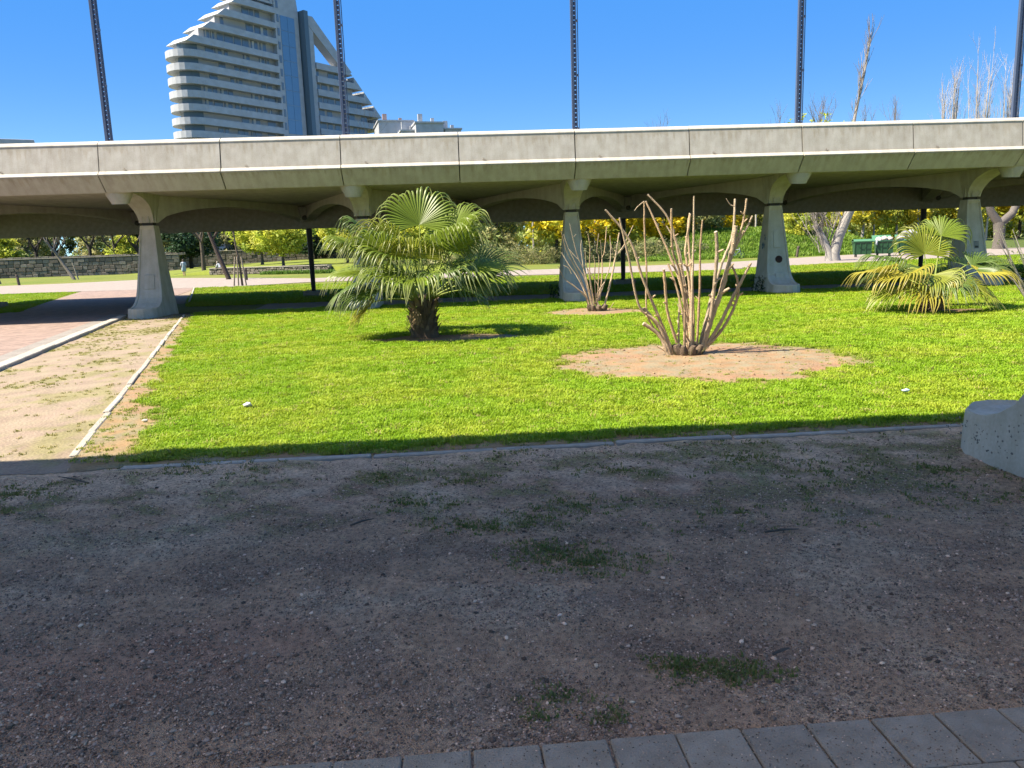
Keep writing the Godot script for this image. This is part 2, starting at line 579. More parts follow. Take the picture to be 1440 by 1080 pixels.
	for k in 3:
		var mb := MB.new()
		var t: float = [0.95, 1.08, 0.86][k]
		mb.col = Color(t, t, t)
		mb.box(Vector3(0, 0, 0), Vector3(0.07, 0.12, 0.965), 0.008)
		thin.append(mb.mesh())
	turn = atan(0.3575)
	z = -6.75
	while z > -22.6:
		var o := obj("edging_stone", thin[rng.randi() % 3], M.edging, edging)
		o.position = Vector3(diag_x(z), -0.036 + rng.randf_range(-0.012, 0.012), z)
		o.rotation.y = turn + rng.randf_range(-0.025, 0.025)
		z -= 0.975 * cos(turn)
	z = -29.6
	while z > -44.0:
		var o := obj("edging_stone", thin[rng.randi() % 3], M.edging, edging)
		o.position = Vector3(-12.28 + (z + 29.68) * 0.389, 0.0, z)
		o.rotation.y = atan(0.389)
		z -= 0.99 * cos(atan(0.389))
	struct("dirt_margin", flat_poly([Vector2(-12.2, -29.0), Vector2(-18.0, -44.3), Vector2(-18.6, -44.3), Vector2(-13.6, -29.0)], -0.004, Color(0.42, 0.33, 0.25)), M.earth)
	var x := -2.62
	while x < 14.0:
		var o := obj("edging_stone", thin[rng.randi() % 3], M.edging, edging)
		o.position = Vector3(x, -0.045 + rng.randf_range(-0.01, 0.006), edge_z(x) + 0.03 + rng.randf_range(-0.006, 0.006))
		o.rotation.y = PI / 2 + atan(0.066) + rng.randf_range(-0.012, 0.012)
		x += 0.985
	# concrete slabs in the corner by the camera
	var pavement := Node3D.new()
	pavement.name = "pavement"
	pavement.set_meta("kind", "structure")
	add_child(pavement)
	var P := Transform3D(Basis(Vector3.UP, deg_to_rad(4.1)), Vector3(-0.09, 0.0, -2.255))
	var bed := MB.new()
	bed.col = Color(0.75, 0.55, 0.42)
	bed.extrude(PackedVector2Array([Vector2(-2.5, 0.02), Vector2(6, 0.02), Vector2(6, 7), Vector2(-2.5, 7)]), -0.05, -0.004, func(a, b): return P * Vector3(a.x, b, a.y))
	var bedo := obj("bedding", bed, M.yard, pavement)
	var slabs := []
	for k in 4:
		var mb := MB.new()
		var t: float = [1.0, 0.92, 1.08, 0.97][k]
		mb.col = Color(t, t, t * 1.01)
		mb.box(Vector3.ZERO, Vector3(0.214, 0.05, 0.252), 0.005)
		slabs.append(mb.mesh())
	for r in 5:
		for k in 22:
			var lx := -1.3 + k * 0.222 + (0.0 if r % 2 == 0 else 0.09)
			var o := obj("paving_slab", slabs[rng.randi() % 4], M.paver, pavement)
			o.position = P * Vector3(lx + rng.randf_range(-0.002, 0.002), -0.012 + rng.randf_range(-0.003, 0.003), 0.135 + r * 0.26)
			o.rotation.y = deg_to_rad(4.1) + rng.randf_range(-0.008, 0.008)
			o.rotation.x = rng.randf_range(-0.006, 0.006)
	struct("added_bounce_court", flat_poly([Vector2(-40, 6.9), Vector2(40, 6.9), Vector2(60, 60), Vector2(-60, 60)], 0.015, Color(1.9, 1.55, 1.3)), M.path)  # added unseen behind the camera; pale warm paving bounces light into the shade
	# loose stones: small grit and larger pebbles
	var kinds := [pebble_mesh(1), pebble_mesh(2), pebble_mesh(3, 0.35)]
	for kk in 3:
		var list := []
		var cl := []
		rng.seed = 40 + kk
		for n in 80000:
			var t := pow(rng.randf(), 1.6)
			var zz := -1.9 - t * 4.2
			var half := 0.4 + (-zz) * 0.72
			var xx := rng.randf_range(-half, half + 0.4)
			if xx < kerb_x(zz) + 0.3 or zz < edge_z(xx) + 0.12:
				continue
			var lp := P.affine_inverse() * Vector3(xx, 0, zz)
			if lp.z > 0.0 and rng.randf() > 0.12:
				continue
			var dens := 0.55 + 0.9 * patchy2.get_noise_2d(xx * 70.0, zz * 95.0)
			if rng.randf() > dens + 0.25:
				continue
			var s := 0.0023 + 0.0038 * pow(rng.randf(), 2.0)
			if rng.randf() < 0.022:
				s = rng.randf_range(0.006, 0.013)
			if lp.z > 0.0:
				s = minf(s, 0.003)
			list.append(at_random(Vector3(xx, yard_y(xx, zz) + s * 0.25 + (0.074 if lp.z > 0.03 else 0.0), zz), s, 0.5))
			var g := rng.randf_range(0.04, 0.25) if rng.randf() < 0.92 else rng.randf_range(0.25, 0.45)
			var wm := rng.randf_range(0.88, 1.0)
			cl.append(Color(g * 2.3, g * 1.62 * wm, g * 1.12 * wm * rng.randf_range(0.93, 1.02)))
		scatter("gravel", kinds[kk], list, cl)
	build_grass()

func build_grass() -> void:
	var tufts := [grass_tuft(16, 0.058, 0.05, 1), grass_tuft(16, 0.066, 0.05, 2), grass_tuft(14, 0.05, 0.05, 3)]
	var big := [grass_tuft(16, 0.07, 0.09, 4, 0.009), grass_tuft(16, 0.08, 0.09, 5, 0.009)]
	var list := [[], [], []]
	var cl := [[], [], []]
	rng.seed = 51
	for n in 130000:
		var t := rng.randf()
		var zz := -6.05 - pow(t, 1.35) * 18.5
		var half := 1.2 - zz * 0.74
		var xx := rng.randf_range(maxf(-half, diag_x(zz)), half)
		if zz > edge_z(xx) - 0.03 or zz < -23.3 - (xx + 9.8) * 0.062:
			continue
		var b := bare(xx, zz)
		if rng.randf() < b * 0.985:
			continue
		var k := rng.randi() % 3
		var pn := patchy.get_noise_2d(xx * 22.0, zz * 22.0)
		var p2 := patchy2.get_noise_2d(xx * 90.0, zz * 90.0)
		var s := (1.0 + 0.35 * p2) * rng.randf_range(0.6, 1.0) * (1.0 - 0.5 * b)
		list[k].append(at_random(Vector3(xx, 0.004 + 0.012 * relief.get_noise_2d(xx * 12.0, zz * 12.0), zz), s * (1.0 + 0.012 * (-zz - 6.0) * 3.0), 0.12))
		var c := Color(0.32, 0.53, 0.022).lerp(Color(0.46, 0.585, 0.045), clampf(0.35 + 0.8 * pn + 0.5 * p2, 0, 1))
		if rng.randf() < 0.04:
			c = Color(0.50, 0.46, 0.16)
		c = c.lerp(Color(0.44, 0.40, 0.14), 0.6 * b)
		cl[k].append(c)
	for k in 3:
		scatter("lawn_grass", tufts[k], list[k], cl[k])
	# beyond the bridge
	list = [[], []]
	cl = [[], []]
	for n in 42000:
		var t := rng.randf()
		var zz := -27.0 - pow(t, 1.3) * 30.0
		var xx := rng.randf_range(-0.72 * -zz, 0.74 * -zz)
		if zz < -44.5 and not (xx > 14 and zz > -47 - (xx - 14) * 0.35):
			continue
		var pe := -12.28 + (zz + 29.68) * 0.389
		if xx < pe and xx > -17.5 + (zz + 27.7) * 0.44:
			continue
		var k := rng.randi() % 2
		list[k].append(at_random(Vector3(xx, -0.012, zz), rng.randf_range(0.9, 1.5), 0.12))
		cl[k].append(Color(0.32, 0.50, 0.02).lerp(Color(0.44, 0.52, 0.045), clampf(0.4 + patchy.get_noise_2d(xx * 8.0, zz * 8.0), 0, 1)))
	for k in 2:
		scatter("meadow_grass", big[k], list[k], cl[k])
	# sparse tufts on the verge
	list = []
	cl = []
	for n in 9000:
		var zz := -6.3 - rng.randf() * 16.5
		var xx := rng.randf_range(kerb_x(zz) + 0.25, diag_x(zz) - 0.05)
		var d := patchy.get_noise_2d(xx * 30.0 + 9.0, zz * 22.0) + 0.4 * patchy2.get_noise_2d(xx * 140.0, zz * 110.0) + 0.35 * sm(-11.0, -19.0, zz)
		if rng.randf() > sm(0.1, 0.7, d) * 0.3 + 0.025:
			continue
		list.append(at_random(Vector3(xx, 0.0, zz), rng.randf_range(0.35, 0.7), 0.2))
		cl.append(Color(0.30, 0.33, 0.05).lerp(Color(0.50, 0.43, 0.17), rng.randf()))
	scatter("verge_grass", tufts[0], list, cl)
	# weeds on the gravel
	var weed := grass_tuft(12, 0.030, 0.05, 8, 0.005)
	list = []
	cl = []
	var spots := [[0.18, -3.92, 0.17, 90], [0.36, -3.75, 0.2, 130], [0.05, -4.35, 0.16, 60], [-0.3, -4.3, 0.16, 60], [-0.35, -5.3, 0.16, 50], [-0.95, -5.4, 0.12, 40], [-0.6, -4.75, 0.2, 50], [0.4, -4.6, 0.25, 60], [0.75, -5.35, 0.18, 40],
		[0.64, -2.73, 0.08, 34], [0.84, -2.67, 0.09, 42], [0.76, -2.74, 0.16, 34], [0.12, -2.56, 0.07, 22], [0.29, -2.42, 0.05, 18], [0.05, -2.44, 0.03, 8], [1.4, -4.4, 0.4, 60], [2.2, -5.2, 0.5, 110], [3.0, -5.1, 0.4, 80], [1.7, -5.6, 0.3, 60], [2.6, -4.5, 0.5, 60], [3.3, -4.6, 0.3, 60],
		[-3.75, -4.9, 0.22, 150], [-3.6, -5.3, 0.25, 90], [-2.6, -5.9, 0.3, 80], [-2.0, -5.7, 0.25, 30], [0.0, -5.9, 0.9, 90], [1.9, -6.0, 0.9, 90], [-4.25, -10.6, 0.2, 40], [-6.3, -10.2, 0.22, 60], [-5.9, -12.6, 0.5, 60]]
	for s in spots:
		for n in s[3]:
			var r: float = s[2] * 1.25 * rng.randf()
			var a := rng.randf() * TAU
			var xx: float = s[0] + cos(a) * r * 1.7
			var zz: float = s[1] + sin(a) * r * 0.8
			list.append(at_random(Vector3(xx, yard_y(xx, zz), zz), rng.randf_range(0.35, 1.0), 0.3))
			cl.append(Color(0.20, 0.25, 0.05).lerp(Color(0.42, 0.38, 0.14), rng.randf()))
	scatter("weeds", weed, list, cl)
	# crumbs of earth and dry stalks in the bare rings
	list = []
	cl = []
	for n in 1500:
		var xx := rng.randf_range(-3.0, 5.0)
		var zz := rng.randf_range(-20.3, -8.6)
		if bare(xx, zz) < 0.5 or zz > edge_z(xx) - 0.4 or xx < diag_x(zz) + 0.8:
			continue
		var s := 0.006 + 0.02 * pow(rng.randf(), 3.0)
		list.append(at_random(Vector3(xx, 0.012, zz), s, 0.5))
		cl.append(Color(0.23, 0.145, 0.08) * rng.randf_range(0.6, 1.5))
	scatter("earth_crumbs", pebble_mesh(9, 0.35), list, cl)
	list = []
	cl = []
	for n in 1500:
		var a := rng.randf() * TAU
		var r := 1.75 * sqrt(rng.randf())
		var xx := 2.55 + cos(a) * r
		var zz := -10.55 + sin(a) * r * 0.92
		if rng.randf() > 0.12 + 0.5 * pow(r / 1.75, 4.0):
			continue
		list.append(at_random(Vector3(xx, 0.0, zz), rng.randf_range(0.3, 0.75), 0.3))
		cl.append(Color(0.30, 0.38, 0.05).lerp(Color(0.52, 0.45, 0.2), rng.randf()))
	scatter("stray_grass", weed, list, cl)
	# twigs on the gravel and scraps of litter on the grass
	var tw := 0
	for s in [[-0.93, -4.42, 0.16, 0.7, "short brown twig lying on the gravel left of the weeds"], [-3.3, -5.55, 0.4, 2.6, "long dry twig lying at the shaded corner of the dirt verge"], [1.02, -2.78, 0.09, 0.5, "short pale stick lying beside the weeds by the slabs"], [1.47, -4.05, 0.2, 0.15, "thin pale stick lying on the gravel right of the middle weeds"]]:
		var mb := MB.new()
		mb.col = Color(0.22, 0.18, 0.14)
		var d: Vector3 = Vector3(cos(s[3]), 0, -sin(s[3])) * s[2] * 0.5
		mb.tube([-d, Vector3(0, 0.008, 0.006), d], [0.006, 0.007, 0.003], 5)
		var o := tag(obj("twig", mb, M.bark), s[4], "twig", "twigs on the gravel")
		o.position = Vector3(s[0], 0.012, s[1])
	for s in [[-2.83, -8.05, 0.05, Color(0.72, 0.70, 0.68), "white scrap of paper lying in the sunlit lawn near the verge"], [3.98, -7.62, 0.035, Color(0.55, 0.70, 0.80), "pale blue scrap lying in the lawn beside the shadow edge"], [-3.62, -7.4, 0.028, Color(0.6, 0.58, 0.5), "tiny pale scrap in the lawn closest to the diagonal edging"]]:
		var mb := MB.new()
		mb.col = s[3]
		mb.ball(Vector3.ZERO, Vector3(s[2], s[2] * 0.5, s[2] * 0.8), 7, 5, 0.3, int(s[2] * 1000))
		var o := tag(obj("litter", mb, M.plain), s[4], "litter", "scraps of litter on the lawn")
		o.position = Vector3(s[0], 0.06, s[1])

# ------------------------------------------------------------------ the bridges
func column_mesh() -> MB:
	# front line (w, h) from the top down to the flared toe, with how much of the recess shows
	var front := [[0.20, 2.64, 0.0], [0.205, 2.60, 0.0], [0.215, 2.52, 1.0], [0.33, 1.9, 1.0], [0.44, 1.3, 1.0], [0.54, 0.8, 1.0], [0.63, 0.55, 1.0], [0.74, 0.42, 1.0], [0.90, 0.335, 1.0], [1.10, 0.295, 1.0], [1.32, 0.285, 1.0], [1.50, 0.285, 0.7], [1.57, 0.285, 0.0], [1.60, 0.265, 0.0], [1.605, 0.12, 0.0], [1.60, -0.05, 0.0]]
	var mb := MB.new()
	var half := func(h: float) -> float: return lerpf(0.425, 0.205, clampf(h / 2.64, 0, 1))
	var us := [-1.0, -0.97, -0.84, -0.79, -0.4, 0.0, 0.4, 0.79, 0.84, 0.97, 1.0]
	var rows := []
	for k in front.size():
		var f: Array = front[k]
		var hw: float = half.call(f[1])
		# normal of the front line
		var a: Array = front[maxi(k - 1, 0)]
		var b: Array = front[mini(k + 1, front.size() - 1)]
		var t := Vector2(b[0] - a[0], b[1] - a[1]).normalized()
		var n := Vector2(-t.y, t.x)
		if n.x < 0 and n.y < 0.2:
			n = -n
		var row := []
		for u in us:
			var in_: float = 0.035 * f[2] * (1.0 if absf(u) < 0.8 else 0.0)
			var w: float = f[0]
			if w > 0.7:
				w = 0.7 + (w - 0.7) * sqrt(maxf(0.0, 1.0 - 0.72 * u * u * smoothstep(0.7, 1.5, w)))
			if absf(u) > 0.98:
				w -= 0.015
				# softened outer edge
			row.append(Vector3(u * hw, f[1] - n.y * in_, w - n.x * in_))
		rows.append(row)
	for r in rows.size() - 1:
		for k in us.size() - 1:
			mb.quado(rows[r][k], rows[r][k + 1], rows[r + 1][k + 1], rows[r + 1][k], Vector3(0, -0.2, -0.6))
	# sides and back
	for r in rows.size() - 1:
		var h0: float = front[r][1]
		var h1: float = front[r + 1][1]
		var b0 := -lerpf(0.42, 0.17, clampf(h0 / 2.64, 0, 1))
		var b1 := -lerpf(0.42, 0.17, clampf(h1 / 2.64, 0, 1))
		for s in [0, us.size() - 1]:
			var p0: Vector3 = rows[r][s]
			var p1: Vector3 = rows[r + 1][s]
			mb.quado(p0, p1, Vector3(p1.x, p1.y, b1), Vector3(p0.x, p0.y, b0), Vector3(0, h0, 0))
		var l0: Vector3 = rows[r][0]
		var l1: Vector3 = rows[r + 1][0]
		mb.quado(Vector3(l0.x, h0, b0), Vector3(-l0.x, h0, b0), Vector3(-l1.x, h1, b1), Vector3(l1.x, h1, b1), Vector3(0, h0, 0.3))
	var e: Array = rows[0]
	for k in us.size() - 1:
		mb.quado(e[k], e[k + 1], Vector3(e[k + 1].x, 2.64, -0.17), Vector3(e[k].x, 2.64, -0.17), Vector3(0, 0, 0))
	return mb

func panel_profile() -> PackedVector2Array:
	return PackedVector2Array([Vector2(2.10, 3.50), Vector2(2.10, 3.445), Vector2(2.15, 3.44), Vector2(2.52, 3.85), Vector2(2.53, 3.875), Vector2(2.455, 3.955), Vector2(2.42, 3.965), Vector2(2.335, 4.60), Vector2(2.345, 4.655), Vector2(2.325, 4.69), Vector2(2.20, 4.76), Vector2(2.02, 4.75), Vector2(1.99, 4.72), Vector2(2.03, 3.93), Vector2(1.96, 3.9), Vector2(1.96, 3.53)])

func rib_mesh(a: Vector2, b: Vector2) -> MB:
	# a web under the deck from the front column at a to the back column at b, arched below
	var d := b - a
	var l := d.length()
	var poly := PackedVector2Array()
	poly.append(Vector2(-0.2, 2.72))
	var n := 22
	for k in n + 1:
		var t := float(k) / n
		var h := 2.72 + 0.60 * pow(sin(PI * clampf(t * 0.985 + 0.0, 0, 1)), 0.55)
		poly.append(Vector2(0.16 + t * (l - 0.2), h))
	poly.append(Vector2(l, 3.53))
	poly.append(Vector2(-0.2, 3.53))
	var u := d / l
	var s := Vector2(-u.y, u.x)
	var mb := MB.new()
	mb.extrude(poly, -0.19, 0.19, func(q: Vector2, z: float) -> Vector3:
		var p := a + u * q.x + s * z
		return Vector3(p.x, q.y, p.y))
	return mb

func cantilever_mesh() -> MB:
	var poly := PackedVector2Array([Vector2(-0.2, 2.72), Vector2(0.2, 2.72)])
	for k in range(1, 15):
		var a := PI / 2 * k / 14.0
		poly.append(Vector2(1.78 - 1.58 * cos(a), 2.72 + 0.735 * sin(a)))
	poly.append(Vector2(2.10, 3.47))
	poly.append(Vector2(2.10, 3.53))
	poly.append(Vector2(-0.2, 3.53))
	var mb := MB.new()
	# a little wider towards the deck
	mb.extrude(poly, -1.0, 1.0, func(q: Vector2, z: float) -> Vector3:
		return Vector3(z * (0.21 + 0.10 * smoothstep(2.72, 3.5, q.y)), q.y, q.x))
	return mb

func scupper_mesh() -> MB:
	var mb := MB.new()
	mb.tube([Vector3(0, 3.52, 1.80), Vector3(0, 3.42, 1.80), Vector3(0, 3.22, 1.78), Vector3(0, 3.17, 1.775)], [0.36, 0.345, 0.24, 0.225], 16)
	return mb

func build_bridge(called: String, label: String, at: Vector3, turn: float, s0: int, s1: int, cols: Array, back: float, whole: bool, lift := 0.0, inset := 0.0) -> Node3D:
	var b := thing(called, label, "bridge", at, turn)
	var L := 6.3
	var lo := s0 * L - 0.18
	var hi := s1 * L - 0.18
	var deck := MB.new()
	deck.extrude(PackedVector2Array([Vector2(2.02, 3.52), Vector2(2.02, 3.92), Vector2(back + 0.5, 3.92), Vector2(back + 0.5, 3.52)]), lo, hi, func(q: Vector2, z: float) -> Vector3: return Vector3(z, q.y, q.x))
	obj("deck", deck, M.concrete, b).position = Vector3(0, lift, -inset)
	# edge units with an open joint between each two
	var units := []
	for var_ in 5:
		var unit := MB.new()
		unit.extrude(panel_profile(), 0.012, L / 2 - 0.012, func(q: Vector2, z: float) -> Vector3: return Vector3(z, q.y, q.x))
		# rain marks running down the parapet and the sloping underside
		for face in [[Vector2(2.338, 4.60), Vector2(2.423, 3.968)], [Vector2(2.518, 3.846), Vector2(2.156, 3.4375)]]:
			var rows := []
			var tint := []
			for r in 15:
				var t := r / 14.0
				var row := []
				var cr := []
				for k in 127:
					var x := 0.014 + (L / 2 - 0.028) * k / 126.0
					var p: Vector2 = face[0].lerp(face[1], t)
					row.append(Vector3(x, p.y - (0.003 if face[0].x > 2.5 else 0.0), p.x + 0.003))
					var n1 := patchy2.get_noise_2d(x * 330.0 + var_ * 900.0, t * 14.0)
					var n2 := patchy2.get_noise_2d(x * 90.0 + var_ * 500.0 + 77.0, t * 25.0)
					var reach := clampf(0.16 + 0.55 * n2 + 0.55 * n1, 0.02, 1.0)
					var s := smoothstep(reach, reach * 0.35, t) * 0.38 + 0.2 * clampf(n1 + 0.1, 0, 1) * (1.0 - t * 0.6)
					s += 0.22 * smoothstep(0.93, 1.0, t) + 0.4 * smoothstep(0.05, 0.0, minf(x, L / 2 - x)) * clampf(0.4 + n2, 0, 1)
					cr.append(Color(1.04, 1.035, 1.04).lerp(Color(0.62, 0.56, 0.45), clampf(s, 0, 0.85)) * (1.0 + 0.10 * n2))
				rows.append(row)
				tint.append(cr)
			unit.grid(rows, Vector3(0, 0.2 if face[0].x < 2.5 else -1.0, 1.0), tint)
		units.append(unit.mesh())
	var fill := MB.new()
	fill.extrude(PackedVector2Array([Vector2(1.99, 3.5), Vector2(2.10, 3.50), Vector2(2.38, 3.86), Vector2(2.26, 4.6), Vector2(2.06, 4.66), Vector2(2.06, 3.9)]), lo, hi, func(q: Vector2, z: float) -> Vector3: return Vector3(z, q.y, q.x))
	obj("joint_filler", fill, M.gap, b).position = Vector3(0, lift, -inset)
	rng.seed = 77
	for k in (s1 - s0) * 2:
		var o := obj("edge_unit", units[(k * 3 + k / 4) % 5], M.concrete, b)
		o.position = Vector3(lo + k * L / 2, lift + rng.randf_range(-0.006, 0.006), -inset + rng.randf_range(-0.008, 0.008))
		var f := obj("back_edge_unit", units[k % 5], M.concrete, b)
		f.position = Vector3(lo + (k + 1) * L / 2, lift, back + 2.5 - inset)
		f.rotation.y = PI
		if k >= 1:
			# small dark drip nick on each unit's ledge
			var nick := MB.new()
			nick.tri(Vector3(0.62, 3.99, 2.43), Vector3(0.66, 4.05, 2.43), Vector3(0.74, 3.975, 2.46))
			nick.tri(Vector3(0.62, 3.99, 2.43), Vector3(0.74, 3.975, 2.46), Vector3(0.66, 4.05, 2.43))
			obj("lifting_hook", nick, M.edging, o)
	var cm := column_mesh().mesh()
	var pad := MB.new()
	pad.box(Vector3(0, 2.68, 0.0), Vector3(0.30, 0.085, 0.28), 0.006)
	var pm := pad.mesh()
	var can := cantilever_mesh().mesh()
	var scu := scupper_mesh().mesh()
	for k in cols:
		var c := obj("column", cm, M.column, b)
		c.position.x = k * L
		if lift > 0.0:
			c.scale = Vector3(1, 1.10, 0.97)
			c.position.z = 0.06
		var p := obj("bearing_pad", pm, M.gap, b)
		p.position.x = k * L
		if lift > 0.0:
			p.position.y = lift / 2
			p.scale.y = 1.0
			var pd := MB.new()
			pd.box(Vector3(0, 2.9 + (lift - 0.25) / 2, 0.25), Vector3(0.38, lift - 0.25, 0.3), 0.01)
			obj("pedestal", pd, M.column, b).position.x = k * L
		var q := obj("cantilever", can, M.concrete, b)
		q.position = Vector3(k * L, lift, -inset)
		var sc := obj("drain_corbel", scu, M.concrete, b)
		sc.position = Vector3(k * L, lift, -inset)
		if whole:
			obj("rib", rib_mesh(Vector2(k * L, 0), Vector2((k - 0.5) * L, -7.6)), M.concrete, b)
			obj("rib", rib_mesh(Vector2(k * L, 0), Vector2((k + 0.5) * L, -7.6)), M.concrete, b)
	if not whole:
		return b
	# the beam on the back row of posts
	var beam := MB.new()
	beam.extrude(PackedVector2Array([Vector2(-7.35, 2.67), Vector2(-7.35, 3.53), Vector2(-7.95, 3.53), Vector2(-7.95, 2.67)]), lo, hi, func(q: Vector2, z: float) -> Vector3: return Vector3(z, q.y, q.x))
	obj("back_beam", beam, M.dark_concrete, b)
	for k in range(s0, s1):
		var s := (k + 0.5) * L
		var post := MB.new()
		post.tube([Vector3(s, 0.1, -7.7), Vector3(s, 1.2, -7.7), Vector3(s, 2.68, -7.7)], [0.085, 0.10, 0.12], 10)
		obj("back_post", post, M.black, b)
		var foot := MB.new()
		foot.box(Vector3(s + 0.05, 0.08, -7.7), Vector3(0.85, 0.26, 0.6), 0.02)
		obj("post_footing", foot, M.dark_concrete, b)
		var hood := MB.new()
		hood.tube([Vector3(s, 3.5, -6.95), Vector3(s, 3.2, -7.0), Vector3(s, 2.98, -7.12)], [0.30, 0.25, 0.20], 14)
		var ho := obj("drain_hood", hood, M.dark_concrete, b)
		var pipe := MB.new()
		pipe.tube([Vector3(s + 0.04, 3.1, -6.85), Vector3(s + 0.04, 3.02, -6.76)], [0.09, 0.09], 10)
		obj("drain_mouth", pipe, M.gap, ho)
	return b

func build_bridges() -> void:
	var far := build_bridge("elevated_walkway", "long pale concrete bridge on tapered columns crossing behind the palm and cut shrubs", Vector3(1.98, 0, -24), deg_to_rad(3.0), -4, 5, [-3, -2, -1, 0, 1, 2, 3, 4], -12.2, true)
	build_bridge("near_walkway", "near concrete bridge with its flared column toe beside the gravel yard and lawn", Vector3(3.81, 0, -4.3), deg_to_rad(183.0), -7, 7, [-4, -2, 0, 2, 4], -2.3, false, 1.6, 1.0)  # deck out of view; its height, width and inset shape the yard's shade
	# pits and honeycombing on the near toe
	var near: Node3D = get_node("near_walkway")
	var pits := MB.new()
	pits.col = Color(0.27, 0.245, 0.21)
	rng.seed = 95
	for k in 90:
		var zz := rng.randf_range(0.45, 1.5)
		var top := 0.31 + 0.5 * pow(maxf(0.0, (1.1 - zz) / 0.7), 2.0)
		var yy := rng.randf_range(0.08, top - 0.06)
		var pr := 0.003 + 0.008 * pow(rng.randf(), 2.5)
		pits.ball(Vector3(lerpf(0.425, 0.205, yy / 2.95) + 0.0, yy, zz * 0.98), Vector3(0.003, pr, pr * rng.randf_range(0.7, 1.6)), 7, 4, 0.3, k)
	stuff(obj("pits", pits, M.plain, near))
	# marks on the columns of the far bridge: access hatches and a hole
	for e in [[-2, 1.0, 0.30, 0.42, "column_patch"], [1, 1.62, 0.22, 0.52, "column_patch"], [1, 0.5, 0.24, 0.2, "column_patch"], [2, 1.45, 0.15, 0.23, "recess_box"]]:
		var hh: float = e[1]
		var w := lerpf(0.54, 0.215, (hh - 0.8) / 1.72) if hh > 0.8 else 0.66
		var mb := MB.new()
		var B := Basis(Vector3.RIGHT, -atan(0.18))
		if e[4] == "recess_box":
			mb.box(Vector3(0.0, 0, 0), Vector3(e[2], e[3], 0.05), 0.004)
			var ob := obj("recess_box", mb, M.dark_concrete, far)
			ob.position = Vector3(e[0] * 6.3 + 0.03, hh - 0.2, w - 0.015)
			ob.basis = B
			var cav := MB.new()
			cav.box(Vector3(0, -0.07, 0.02), Vector3(e[2] * 0.7, 0.06, 0.02))
			var cv := obj("slot", cav, M.gap, ob)
		else:
			mb.box(Vector3(0, 0, 0), Vector3(e[2], e[3], 0.03), 0.006)
			var ob := obj("column_patch", mb, M.column, far)
			ob.position = Vector3(e[0] * 6.3, hh, w - 0.026)
			ob.basis = B
	var hole := MB.new()
	hole.col = Color(0.10, 0.055, 0.045)
	hole.tube([Vector3(0, 0, 0), Vector3(0, 0, 0.012)], [0.115, 0.09], 9)
	var ho := obj("rust_plate", hole, M.bark, far)
	ho.position = Vector3(6.3 + 0.03, 1.02, 0.478)
	ho.basis = Basis(Vector3.RIGHT, -atan(0.18))
	# blue spray scrawl on the side of the fourth column
	var sp := MB.new()
	sp.col = Color(0.10, 0.20, 0.27)
	rng.seed = 91
	for k in 9:
		var y := 1.55 + rng.randf_range(-0.17, 0.17)
		var z := 0.06 + rng.randf_range(-0.10, 0.10)
		var hw := lerpf(0.425, 0.205, y / 2.64)
		var pts := []
		for j in 4:
			var yy := clampf(y + rng.randf_range(-0.08, 0.08), 1.35, 1.78)
			pts.append(Vector3(-lerpf(0.425, 0.205, yy / 2.64) - 0.002, yy, z + rng.randf_range(-0.06, 0.06)))
		sp.tube(pts, [0.012, 0.012, 0.012, 0.012], 4)
	var so := stuff(obj("spray_scrawl", sp, M.plain, far))
	so.position = Vector3(6.3, 0, 0)
	# lamp masts along the parapet
	var B := Transform3D(Basis(Vector3.UP, deg_to_rad(3.0)), Vector3(1.98, 0, -24))
	var names := ["dark blue lattice mast at the far left of the bridge, left of the terraced tower", "dark blue lattice mast on the bridge in front of the terraced tower", "dark blue lattice mast above the column behind the small cut shrub", "dark blue lattice mast on the bridge left of the lone thin poplar", "dark blue lattice mast at the bridge's right end by the bare treetops"]
	var mast: Node3D
	for k in 5:
		var p := B * Vector3(-12.6 + k * 6.3 - 0.10, 3.92, 1.84)
		if k == 0:
			mast = thing("light_mast", names[0], "light mast", p, deg_to_rad(3.0), "lattice masts along the bridge parapet")
			var tube := MB.new()
			tube.box(Vector3(-0.03, 3.6, 0), Vector3(0.08, 7.2, 0.09), 0.008)
			obj("shaft", tube, M.steel, mast)
			var fl := MB.new()
			fl.box(Vector3(0.075, 3.6, 0.03), Vector3(0.02, 7.2, 0.03))
			fl.box(Vector3(0.075, 3.6, -0.03), Vector3(0.02, 7.2, 0.03))
			obj("flange", fl, M.steel, mast)
			var web := MB.new()
			for j in 60:
				web.box(Vector3(0.045, 0.06 + j * 0.12, 0), Vector3(0.07, 0.092, 0.035))
			stuff(obj("lattice_web", web, M.steel, mast))
			var rod := MB.new()
			rod.tube([Vector3(0.125, 0, 0.02), Vector3(0.125, 7.15, 0.02)], [0.012, 0.012], 6)
			obj("cable", rod, M.steel, mast)
			for j in 5:
				var cl := MB.new()
				cl.box(Vector3(0.1, 0.9 + j * 1.4, 0.015), Vector3(0.07, 0.06, 0.05))
				obj("cable_clamp", cl, M.steel, mast)
			var base := MB.new()
			base.box(Vector3(0.02, 0.015, 0), Vector3(0.28, 0.03, 0.24), 0.005)
			obj("base_plate", base, M.steel, mast)
			var head := MB.new()
			head.box(Vector3(0.02, 7.26, 0.25), Vector3(0.22, 0.12, 0.7), 0.02)
			obj("lamp_head", head, M.steel, mast)
		else:
			dup(mast, "light_mast", p, deg_to_rad(3.0), names[k])

